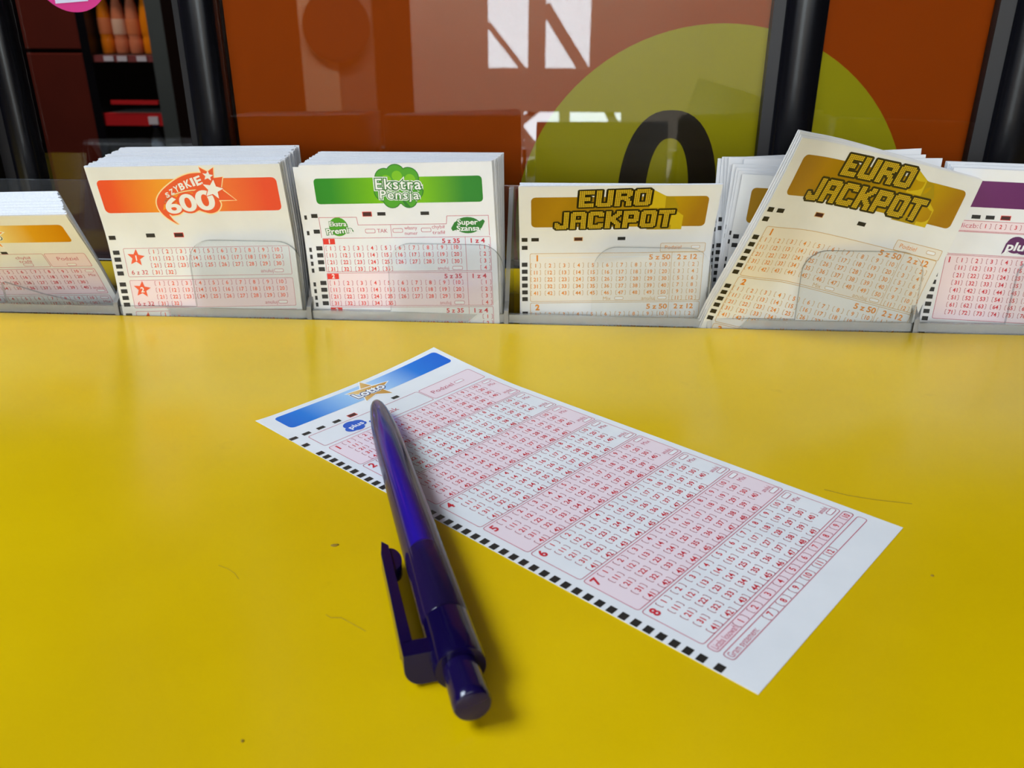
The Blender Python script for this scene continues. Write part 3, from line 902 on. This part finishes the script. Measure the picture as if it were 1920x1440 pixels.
mullion(-176.5, -154.5, grey=4.0)
mullion(120.0, 145.5)
mullion(225.5, 256.0, grey=7.0)
mullion(-284.0, -261.0, grey=8.0)
f_ = MB(); f_.box(-283, 256, 90, 106, -28, 0.2); f_.build('bottom_rail', alu, wn, bevel=1)
f_ = MB(); f_.box(-283, 256, 90, 106, 600, 640); f_.build('top_rail', alu, wn)
for x0, x1 in ((-262, -175.5), (-155.5, 121), (144, 227)):
    g = MB(); g.box(x0, x1, 97.0, 100.0, 0.2, 600); g.build('pane', glass, wn)
struct('wall_display', [(-3300, -284, 86.2, 110, -1000, 1800), (256, 3300, 86.2, 110, -1000, 1800), (-283, 256, 86.2, 110, 640, 1800), (-283, 256, 86.2, 110, -1000, -28)], m_wall_dark)

# poster behind the glass
post = empty('poster', loc=(20, 104, 0))
post.location = (0, 0, 0)
tag(post, 'orange poster with a big yellow-green circle and black numeral zero, behind the glass', 'poster')
m_por = noisy('poster_orange', srgb(170, 70, 2), srgb(163, 66, 1), 4, .6, Specular_IOR_Level=0.05)
m_pye = noisy('poster_yellow_green', srgb(176, 166, 22), srgb(170, 160, 18), 4, .6, Specular_IOR_Level=0.05)
m_pbl = M('poster_black', srgb(42, 34, 24), .5, Specular_IOR_Level=0.05)
pb = MB(); pb.box(-153, 226, 103.6, 105.6, -20, 598); pb.build('backing', m_por, post)
cc = [(98.5 + 103 * math.cos(2 * math.pi * i / 96), 18.5 + 103 * math.sin(2 * math.pi * i / 96)) for i in range(96)]
ccl = [(x, max(z, -19)) for x, z in cc]
pb = MB(); pb.prism(ccl, lambda a, c, d: (a, d, c), 103.3, 103.6); pb.build('circle', m_pye, post)


def stadium(cx, cz, hw, hh, n=28, p=2.35):
    return [(cx + hw * math.copysign(abs(math.cos(t)) ** (2 / p), math.cos(t)), cz + hh * math.copysign(abs(math.sin(t)) ** (2 / p), math.sin(t))) for t in [2 * math.pi * i / n for i in range(n)]]


zo, zi = stadium(76, 30, 26.2, 50.5, 48), stadium(76, 30, 11.6, 36.5, 48)
V = [(x, 103.0, z) for x, z in zo] + [(x, 103.0, z) for x, z in zi] + [(x, 103.3, z) for x, z in zo] + [(x, 103.3, z) for x, z in zi]
n = 48; F = []
for i in range(n):
    j = (i + 1) % n
    F += [(i, j, n + j, n + i), (2 * n + i, 3 * n + i, 3 * n + j, 2 * n + j), (i, 2 * n + i, 2 * n + j, j), (n + i, n + j, 3 * n + j, 3 * n + i)]
zb_ = MB(); zb_.add(V, F); zb_.build('numeral_zero', m_pbl, post)

# round magenta sticker on the glass, top left
st = empty('sticker')
tag(st, 'round magenta sticker with pale lettering stuck on the dark left pane', 'sticker')
sc_ = (-226.0, 146.0)
b = MB(); b.prism([(sc_[0] + 20 * math.cos(i * math.pi / 24), sc_[1] + 20 * math.sin(i * math.pi / 24)) for i in range(48)], lambda a, c, d: (a, d, c), 96.6, 96.95)
b.build('disc', M('sticker_magenta', srgb(200, 14, 124), .5), st)
b = MB(); b.prism([(-236, 130.0), (-219, 131.2), (-219, 139), (-236, 138)], lambda a, c, d: (a, d, c), 96.35, 96.6)
b.build('label_patch', M('sticker_pale', srgb(205, 205, 232), .5), st)

# ------------------------------------------------------------------ shop interior seen through the left pane
m_red = M('shelf_red', srgb(196, 26, 30), .45)
m_steel = noisy('shelf_grey', srgb(70, 74, 72), srgb(58, 62, 60), 6, .6)
m_rail = M('price_rail_dull', srgb(130, 58, 56), .5)
m_tagp = M('price_ticket', srgb(214, 200, 205), .5)
sh = empty('drinks_shelf', loc=(20, 0, 0))
tag(sh, 'dark drinks shelf with red rails standing deep in the shop behind the left pane', 'shelf')
b = MB(); b.box(-1258, -1234, 1930, 2480, -1000, 900); b.build('side_panel', alu, sh)
b = MB(); b.box(-1072, -1030, 1930, 2480, -1000, 900); b.build('side_panel', m_steel, sh)
b = MB(); b.box(-1234, -1072, 2450, 2480, -1000, 900); b.build('back_panel', wood_dark, sh)
for z, rz in ((18, 16), (-127, 31), (250, 30), (-306, 12)):
    b = MB(); b.box(-1234, -1072, 1960, 2450, z - 12, z); s_ = b.build('shelf_board', m_steel, sh)
    b = MB(); b.box(-1234, -1072, 1938, 1958, z - rz, z); b.build('price_rail', m_red if z == -127 else m_rail, s_)
for x in (-1192, -1156, -1104):
    b = MB(); b.box(x - 13, x + 13, 1934, 1937, 4, 17); b.build('price_ticket', m_tagp, sh)
b = MB(); b.box(-1112, -1086, 1934, 1937, -154, -134); b.build('price_ticket', m_tagp, sh)
b = MB(); b.box(-1205, -1076, 1930, 1940, -103, -93); b.build('guard_bar', m_red, sh)


def bottle(x, y, z, r, h, mat_b, mat_l, label, name='bottle', cap=None):
    e = empty(name, loc=(x, y, z))
    prof = [(0.01, 0), (r * .9, 0), (r, 5), (r, h * .2), (r * .93, h * .24), (r, h * .28), (r, h * .52), (r * .86, h * .66), (r * .45, h * .84), (r * .34, h * .88), (r * .34, h * .93)]
    V = []; F = []; k = 20
    for rr, zz in prof:
        for i in range(k): V.append((rr * math.cos(2 * math.pi * i / k), rr * math.sin(2 * math.pi * i / k), zz))
    for j in range(len(prof) - 1):
        for i in range(k): F.append((j * k + i, j * k + (i + 1) % k, (j + 1) * k + (i + 1) % k, (j + 1) * k + i))
    mesh_obj('body', V, F, mat_b, e, smooth=True)
    pr2 = [(r + .4, h * .29), (r + .6, h * .3), (r + .6, h * .5), (r + .4, h * .51)]
    V = []; F = []
    for rr, zz in pr2:
        for i in range(k): V.append((rr * math.cos(2 * math.pi * i / k), rr * math.sin(2 * math.pi * i / k), zz))
    for j in range(3):
        for i in range(k): F.append((j * k + i, j * k + (i + 1) % k, (j + 1) * k + (i + 1) % k, (j + 1) * k + i))
    mesh_obj('paper_label', V, F, mat_l, e, smooth=True)
    pr3 = [(.01, h * .99), (r * .40, h * .99), (r * .42, h * .98), (r * .42, h * .92), (r * .4, h * .915), (.01, h * .915)]
    V = []; F = []
    for rr, zz in pr3:
        for i in range(k): V.append((rr * math.cos(2 * math.pi * i / k), rr * math.sin(2 * math.pi * i / k), zz))
    for j in range(len(pr3) - 1):
        for i in range(k): F.append((j * k + i, j * k + (i + 1) % k, (j + 1) * k + (i + 1) % k, (j + 1) * k + i))
    mesh_obj('cap', V, F, cap or mat_l, e, smooth=True)
    tag(e, label, 'bottle', 'bottles on the drinks shelf')
    return e


m_jo = M('juice_orange', srgb(238, 130, 14), .2); m_jp = M('juice_peach', srgb(214, 122, 84), .2); m_ja = M('juice_amber', srgb(226, 120, 20), .2)
m_lb = M('label_pale', srgb(226, 178, 150), .5); m_lr = M('label_orange', srgb(222, 120, 70), .5); m_cb = M('cap_blue', srgb(40, 90, 220), .4); m_wt = M('water_clear', srgb(150, 160, 170), .15)
bottle(-1193, 1990, 18.5, 18, 175, m_ja, m_lr, 'amber drink bottle, first from the left on the upper shelf')
bottle(-1155, 1990, 18.5, 18, 170, m_jp, m_lb, 'peach-coloured drink bottle with pale label, second from the left on the upper shelf')
bottle(-1117, 1990, 18.5, 18, 170, m_jp, m_lr, 'peach-coloured drink bottle with orange label beside the bright orange bottle')
bottle(-1076, 1990, 18.5, 20.5, 175, m_jo, m_jo, 'bright orange juice bottle at the right end of the upper shelf')
bottle(-1102, 1990, -305.5, 20, 150, m_wt, m_wt, 'small clear water bottle with blue cap on the lower shelf', cap=m_cb)
# brown cupboard standing deeper in the shop
cab = empty('cupboard'); tag(cab, 'dark reddish-brown cupboard left of the drinks shelf, behind the left pane', 'cupboard')
b = MB(); b.box(-1850, -1244, 2020, 2480, -1000, 900); b.build('body', wood_dark, cab)
for x0, x1 in ((-1845, -1562), (-1558, -1247)):
    b = MB(); b.box(x0, x1, 2000, 2020, -990, 20); d_ = b.build('door', wood_dark, cab, bevel=3)
    b = MB(); b.box(x1 - 30 if x0 < -1700 else x0 + 18, x1 - 18 if x0 < -1700 else x0 + 30, 1985, 2000, -300, -180); b.build('handle', alu_grey, d_)
    b = MB(); b.box(x0, x1, 2000, 2020, 30, 890); b.build('door', wood_dark, cab, bevel=3)

# ------------------------------------------------------------------ clear acrylic slip dispenser let into the counter
disp = empty('slip_dispenser')
tag(disp, 'long clear acrylic slip dispenser with tabbed pockets standing in the yellow counter', 'dispenser')
DIV = [-269.0, -180.0, -91.0, -2.5, 86.5, 174.5, 263.0]
ZB = -122.0
FRAME = lambda a, c, d: (a, d, c)
for i in range(6):
    x0, x1 = DIV[i] + 1.0, DIV[i + 1] - 1.0
    tl, tr, zt = x1 - 50.5, x1 - 0.4, 35.3
    r = 10.0
    pl = [(x0, ZB), (x1, ZB), (x1, 5.0), (tr, 5.0)] if False else [(x0, ZB), (x1, ZB)]
    if i == 0:      # the tab of the leftmost pocket has snapped off along a slanting crack
        pl += [(x1, 4.5), (x1 - 14, 5.2), (x1 - 32, 9.2), (tl + 1.2, 14.6), (tl, 14.2), (tl, 4.6), (x0, 4.5)]
    else:
        arc1 = [(tr - r + r * math.cos(R_(a)), zt - r + r * math.sin(R_(a))) for a in range(0, 91, 10)]
        arc2 = [(tl + r + r * math.cos(R_(a)), zt - r + r * math.sin(R_(a))) for a in range(90, 181, 10)]
        pl += [(tr, 5.5)] + arc1 + arc2 + [(tl, 4.6), (x0, 4.5)] if tr >= x1 else [(x1, 4.5), (tr, 4.6)] + arc1 + arc2 + [(tl, 4.6), (x0, 4.5)]
    b = MB(); b.prism(pl, FRAME, -1.6, -0.1, 0, 1)
    b.build('front_panel', [acr, acr_edge], disp)
    b = MB(); b.box(x0, x1, 0.4, 39.0, ZB, ZB + 2.0, 0, 1); b.build('pocket_floor', [acr, acr_edge], disp)
    b = MB(); b.box(x0, x1, -0.05, 0.9, 0.0, 3.6); b.build('lip_bar', acr_bar, disp)
for x in DIV:
    b = MB(); b.prism([(-1.6, ZB), (39.4, ZB), (39.4, 52.5), (34, 52.5), (3, 9.0), (-1.6, 6.0)], lambda a, c, d: (d, a, c), x - 1.0, x + 1.0, 0, 1)
    b.build('divider', [acr, acr_bar], disp)
b = MB(); b.box(-271, 265, 39.5, 41.6, ZB, 52.8, 0, edge=1); b.build('back_panel', [acr, acr_edge], disp)

# ------------------------------------------------------------------ slips
rnd = random.Random(7)


def printed(surf, painter, label, group=None, mat_=paper, H=184.0, vmax=1e9, nu=12, nv=60, th=0.12, lift=0.0, fine=1.0, **kw):
    o = sheet('betting_slip', surf, mat_, H, nu, nv, th, mat_edge=paper_edge)
    P = Print(surf, vmax, lift, fine); painter(P, **kw); P.build(o)
    tag(o, label, 'betting slip', group)
    return o


VS = [0, 8, 16, 22, 26, 30, 34, 38, 44, 52, 70, 110, 184]


def stack(n, front, back, label, group, jit=1.0, jz=0.1, zh=35.0, th=0.62, H=184.0, ease=1.0, roll_j=0.0012):
    """plain sheets packed from the front slip's pose to the upright back of the pocket"""
    for i in range(n):
        f = ((i + 1) / n) ** ease
        t = [a + (b_ - a) * f for a, b_ in zip(front, back)]
        t[0] += rnd.uniform(-jit, jit); t[1] += rnd.uniform(-jz, jz); t[6] += rnd.uniform(-roll_j, roll_j)
        o = sheet('betting_slip', TraySlip(*t, zh=zh), paper, H, 2, 12, th, mat_edge=paper_edge, vs=VS)
        tag(o, label, 'betting slip', group)


F600 = [-178.92, 32.6, 1.0, 0.0493, -0.2058, 0.0179, -0.0231]
FGRN = [-90.09, 32.6, 2.2, -0.036, -0.0906, 0.0415, -0.0382]
FEUR = [2.48, 29.4, 3.6, 0.045, -0.4378, -0.0505, -0.018]
FLFT = [-271.5, 30.1, 5.0, 0.0386, -0.5658, -0.4567, -0.0323]
FPUR = [181.23, 33.4, 7.76, -0.021, 0.0196, 0.0558, 0.0337]

printed(TraySlip(*F600), szybkie_print, 'white slip with orange banner and star comet logo at the front of its stack', vmax=75, mat_=paper_cream)
stack(46, F600, [-182.6, 34.0, 36.0, 0.0, -0.02, 0.0, -0.02], 'plain edge of white slip packed behind the orange comet banner slip', 'slips behind the orange banner slip', 1.2, .12)
printed(TraySlip(*FGRN), pensja_print, 'white slip with green banner and green clover logo at the front of its stack', vmax=75)
gs = TraySlip(FGRN[0] - 2.7, FGRN[1] - .8, FGRN[2] + .35, *FGRN[3:])
o = sheet('betting_slip', gs, paper, 184, 4, 12, .2, mat_edge=paper_edge, vs=VS)
P = Print(gs); marks(P, 2.9, [21.9, 28.9] + [36.4 + 15.65 * k + 3.12 * i for k in range(2) for i in range(4)], 2.8, 1.9); P.build(o)
tag(o, 'slip right behind the green banner slip, its black marks showing past the left edge', 'betting slip')
stack(28, FGRN[:2] + [FGRN[2] + .7] + FGRN[3:], [-87.6, 34.6, 26.0, -0.01, -0.02, 0.0, -0.006], 'plain edge of white slip packed behind the green clover banner slip', 'slips behind the green banner slip', .6, .12, th=.72)
printed(TraySlip(*FEUR, crown=0.0), euro_print, 'upright slip with gold banner and dotted lettering, between green-banner stack and tilted slip', vmax=75, mat_=paper_cream)
stack(7, FEUR, [3.2, 29.0, 9.0, 0.03, -0.40, -0.03, 0.0], 'plain white slip hidden close behind the upright gold banner slip', 'slips behind the upright gold slip', .5, .5)
printed(TraySlip(*FLFT, zh=20.0), mini_print, 'slip with amber banner leaning forward at the far left, cut by the frame', vmax=72, mat_=paper_cream)
stack(24, FLFT, [-286.0, 35.0, 27.0, 0.0386, -0.50, -0.42, -0.03], 'plain edge of white slip packed behind the amber banner slip', 'slips behind the amber banner slip', .8, .25, zh=20.0, th=.75)
printed(TraySlip(*FPUR), multi_print, 'slip with purple banner and pink number panel standing at the right edge', vmax=75)
stack(10, FPUR, [181.4, 34.4, 18.0, 0.0, 0.0, 0.03, 0.026], 'plain edge of white slip packed behind the purple banner slip', 'slips behind the purple banner slip', .3, .3)

TILT = (105.56, 87.69, 2.4755, 0.0513, 0.2546, 0.2547, 0.206)
tilt_s = TiltSlip(*TILT, sc=1.09)
printed(tilt_s, euro_print, 'tilted white slip with gold banner and dotted block lettering rising above the others', vmax=95, mat_=paper_cream, nu=84, nv=110, H=168.0, lift=.05, fine=.5)
for k, (du, dv, dr) in enumerate(((-.5, -.5, .004), (-1.2, -1.3, .010), (-1.9, -1.6, .016))):
    o = sheet('betting_slip', Behind(tilt_s, du, dv, dr, .8 * (k + 1)), paper, 150.0, 12, 40, .2, mat_edge=paper_edge)
    tag(o, 'plain slip edge lying flat behind the tilted gold banner slip', 'betting slip', 'slips right behind the tilted slip')
# upright slips behind the tilted one
printed(TraySlip(95.2, 30.4, 11.0, 0.03, -0.12, 0.0, 0.05), euro_print, 'second gold banner slip half hidden behind the tilted gold banner slip', vmax=75, mat_=paper_cream)
UPR = ((94.0, 31.4, 12.6, .05, -.10), (93.2, 32.4, 13.6, .045, -.09), (92.0, 33.4, 14.8, .03, -.06), (97.0, 35.0, 16.2, -.012, -.02), (91.0, 35.2, 18.0, -.022, 0), (90.0, 34.6, 21.0, -.055, 0), (89.2, 34.6, 23.5, -.01, 0), (87.9, 33.6, 25.5, -.01, 0), (88.2, 33.2, 28.0, -.01, 0))
for k, (x, w_, y, r, ln) in enumerate(UPR):
    sf = TraySlip(x, w_, y, 0.02, ln, 0.0, r)
    o = sheet('betting_slip', sf, paper, 184, 2, 12, .3, mat_edge=paper_edge, vs=VS)
    P = Print(sf); marks(P, 2.1, [27.1, 31.0] + [38.8 + 3.2 * i for i in range(6)]); P.build(o)
    lab = ('white slip standing upright at the back of the tilted slip pocket', 'upright slips behind the tilted slip')
    if k == 3: lab = ('white slip corner poking out lowest, beside the right corner of the tilted slip', None)
    if k == 5: lab = ('white slip corner poking out highest over the top edge of the tilted slip', None)
    tag(o, lab[0], 'betting slip', lab[1])

# the slip lying on the counter
flat = FlatSlip(-80.35, -104.83, R_(51.245))
printed(flat, lotto_print, 'white slip with blue banner and gold star logo lying on the yellow counter', H=184.6, nu=24, nv=56, th=0.11)

# ------------------------------------------------------------------ pen
pen = empty('ballpoint_pen')
tag(pen, 'dark translucent blue ballpoint pen lying across the slip on the counter', 'pen')
TIP = Vector((-40.67, -96.64, 4.75)); END = Vector((6.32, -231.57, 5.7))
AX = (END - TIP).normalized(); UP0 = Vector((0, 0, 1)); LT = UP0.cross(AX).normalized()
if LT.x > 0: LT = -LT
UP = LT.cross(AX)
if UP.z < 0: UP = -UP
PF = lambda s, l, u: tuple(TIP + AX * s + LT * l + UP * u)
m_pen = bpy.data.materials.new('pen_translucent_blue'); m_pen.use_nodes = True
N, L = nodes(m_pen); N.clear()
out = N.new('ShaderNodeOutputMaterial'); tr = N.new('ShaderNodeBsdfTransparent'); df = N.new('ShaderNodeBsdfDiffuse'); gl = N.new('ShaderNodeBsdfGlossy')
lw = N.new('ShaderNodeLayerWeight'); lw.inputs[0].default_value = 0.5
cr = N.new('ShaderNodeValToRGB'); cr.color_ramp.elements[0].color = (.10, .10, .10, 1); cr.color_ramp.elements[1].color = (.95, .95, .95, 1); cr.color_ramp.elements[1].position = .75
fr = N.new('ShaderNodeFresnel'); fr.inputs[0].default_value = 1.5
m1 = N.new('ShaderNodeMixShader'); m2 = N.new('ShaderNodeMixShader')
tr.inputs[0].default_value = (.55, .42, .97, 1); df.inputs[0].default_value = (.020, .009, .058, 1); gl.inputs['Roughness'].default_value = .13
L.new(lw.outputs['Facing'], cr.inputs[0]); L.new(cr.outputs[0], m1.inputs[0]); L.new(tr.outputs[0], m1.inputs[1]); L.new(df.outputs[0], m1.inputs[2])
L.new(fr.outputs[0], m2.inputs[0]); L.new(m1.outputs[0], m2.inputs[1]); L.new(gl.outputs[0], m2.inputs[2]); L.new(m2.outputs[0], out.inputs[0])
m_pend = M('pen_dark_blue', (0.004, 0.0015, 0.032, 1), 0.13, Specular_IOR_Level=0.4)
m_pent = M('pen_button_blue', (0.007, 0.003, 0.042, 1), 0.14)
m_ink = M('refill_lit_blue', (0.07, 0.0, 0.95, 1), 0.35)  # light coming through the barrel is put into this vivid refill colour


def lathe(prof, name, mat_, k=40, flat_=None, parent=pen, sharp=30):
    V = []; F = []
    for s_, r in prof:
        for i in range(k):
            a = 2 * math.pi * i / k
            ru = r
            V.append(PF(s_, ru * math.cos(a), r * math.sin(a)))
    n = len(prof)
    for j in range(n - 1):
        for i in range(k): F.append((j * k + i, j * k + (i + 1) % k, (j + 1) * k + (i + 1) % k, (j + 1) * k + i))
    F.append(tuple(range(k))); F.append(tuple(range((n - 1) * k, n * k)))
    o = mesh_obj(name, V, F, mat_, parent, smooth=True)
    bm = bmesh.new(); bm.from_mesh(o.data); bmesh.ops.recalc_face_normals(bm, faces=bm.faces)
    for e in bm.edges:
        if len(e.link_faces) == 2 and e.calc_face_angle() > R_(sharp): e.smooth = False
    bm.to_mesh(o.data); bm.free()
    return o


lathe([(0, .75), (.5, 1.15), (1.5, 1.7), (4, 2.4), (8, 3.0), (13, 3.5), (19, 3.95), (26, 4.35), (38, 4.6), (52, 4.72), (75, 5.0), (95, 5.2), (118.8, 5.36), (119.3, 5.2)], 'barrel', m_pen)
lathe([(6, .5), (12, 1.0), (17, 1.6), (24, 2.4), (36, 2.9), (90, 3.0), (91, 1.4)], 'refill', m_ink, 20)
lathe([(91.2, 3.2), (92.4, 4.3), (94, 4.75), (118.6, 4.95)], 'inner_sleeve', m_pend, 32)
lathe([(119.35, 5.15), (119.6, 5.42), (127, 5.5), (132.6, 5.5), (133.6, 5.3), (133.7, 4.6)], 'rear_sleeve', m_pend)
lathe([(133.75, 3.75), (142.2, 3.9), (143.6, 3.85), (144.1, 3.6), (144.3, 3.2), (144.4, .4)], 'push_button', m_pent)
# clip: a flat bar beside the barrel, carried by a rounded bracket on the rear sleeve
b = MB()
bar = [(86.6, 9.7), (88.8, 8.2), (125.4, 8.3), (125.6, 10.6), (124.4, 11.0), (108, 10.7), (92, 10.5)]
b.prism(bar, lambda s_, l, d: PF(s_, l, d), -3.0, 2.0)
clip = b.build('clip', m_pend, pen, bevel=.5)
b = MB()
brk = [(11.0, 2.0), (3.6, 2.0), (3.6, -5.0), (7.4, -5.0)] + [(7.4 + 3.6 * math.sin(t), -1.4 - 3.6 * math.cos(t)) for t in [math.pi / 2 * i / 8 for i in range(1, 9)]]
b.prism(brk, lambda l, d, s_: PF(s_ if s_ < 126 else 129.3 + (2.0 - d) * .16, l, d), 124.8, 129.4)
b.build('bracket', m_pend, clip, bevel=.4)
b = MB()
bp = [(89.2 + 4.6 - 4.6 * math.cos(t), 8.3 - 2.5 * math.sin(t)) for t in [math.pi * i / 12 for i in range(13)]]
b.prism(bp, lambda s_, l, d: PF(s_, l, d), -2.6, 1.2); b.build('clip_bump', m_pend, clip, bevel=.3)

# ------------------------------------------------------------------ crumbs, hairs and scratches on the counter
m_crumb = noisy('crumb_brown', srgb(150, 118, 16), srgb(116, 90, 16), 4000, .8)


def crumb(x, y, lx, ly, rot, label):
    V = []; F = []; k = 10
    for j, (rr, zz) in enumerate(((1, 0.02), (.9, .22), (.45, .38), (.02, .42))):
        for i in range(k):
            a = 2 * math.pi * i / k; q = 1 + .18 * math.sin(3 * a + j)
            px, py = lx * rr * q * math.cos(a), ly * rr * q * math.sin(a)
            V.append((x + px * math.cos(rot) - py * math.sin(rot), y + px * math.sin(rot) + py * math.cos(rot), zz))
    for j in range(3):
        for i in range(k): F.append((j * k + i, j * k + (i + 1) % k, (j + 1) * k + (i + 1) % k, (j + 1) * k + i))
    o = mesh_obj('crumb', V, F, m_crumb, smooth=True); tag(o, label, 'crumb')


def hair(pts, r, label):
    V = []; F = []; k = 5; n = len(pts)
    for a in range(n):
        d = Vector(pts[min(a + 1, n - 1)]) - Vector(pts[max(a - 1, 0)]); d = Vector((d[0], d[1], 0)).normalized(); q = Vector((-d.y, d.x, 0))
        for i in range(k):
            t = 2 * math.pi * i / k
            V.append((pts[a][0] + q.x * r * math.cos(t), pts[a][1] + q.y * r * math.cos(t), r + .01 + r * math.sin(t)))
    for a in range(n - 1):
        for i in range(k): F.append((a * k + i, a * k + (i + 1) % k, (a + 1) * k + (i + 1) % k, (a + 1) * k + i))
    o = mesh_obj('hair', V, F, m_crumb, smooth=True); tag(o, label, 'hair')


crumb(-35.5, -174.1, 1.1, .55, .3, 'tiny brown seed-like crumb on the counter left of the pen clip')
crumb(-36.8, -238.6, .35, .3, 0, 'minute dark crumb on the counter below the pen, near the frame bottom')
crumb(114.5, -177.6, .4, .3, 0, 'minute dark crumb on the counter right of the lying slip')
hair([(-30.6, -201.4), (-29.2, -202.3), (-26.8, -202.2), (-23.9, -204.0), (-20.2, -206.4)], .06, 'fine hair on the counter just left of the pen')
hair([(-62.4, -184.4), (-59.6, -185.6), (-57.2, -187.3), (-55.3, -189.6)], .05, 'fine short hair on the counter far left of the pen')
hair([(99.2, -137.5), (105.1, -140.4), (112.0, -142.3), (121.8, -143.9)], .07, 'long fine hair on the counter beside the right edge of the lying slip')
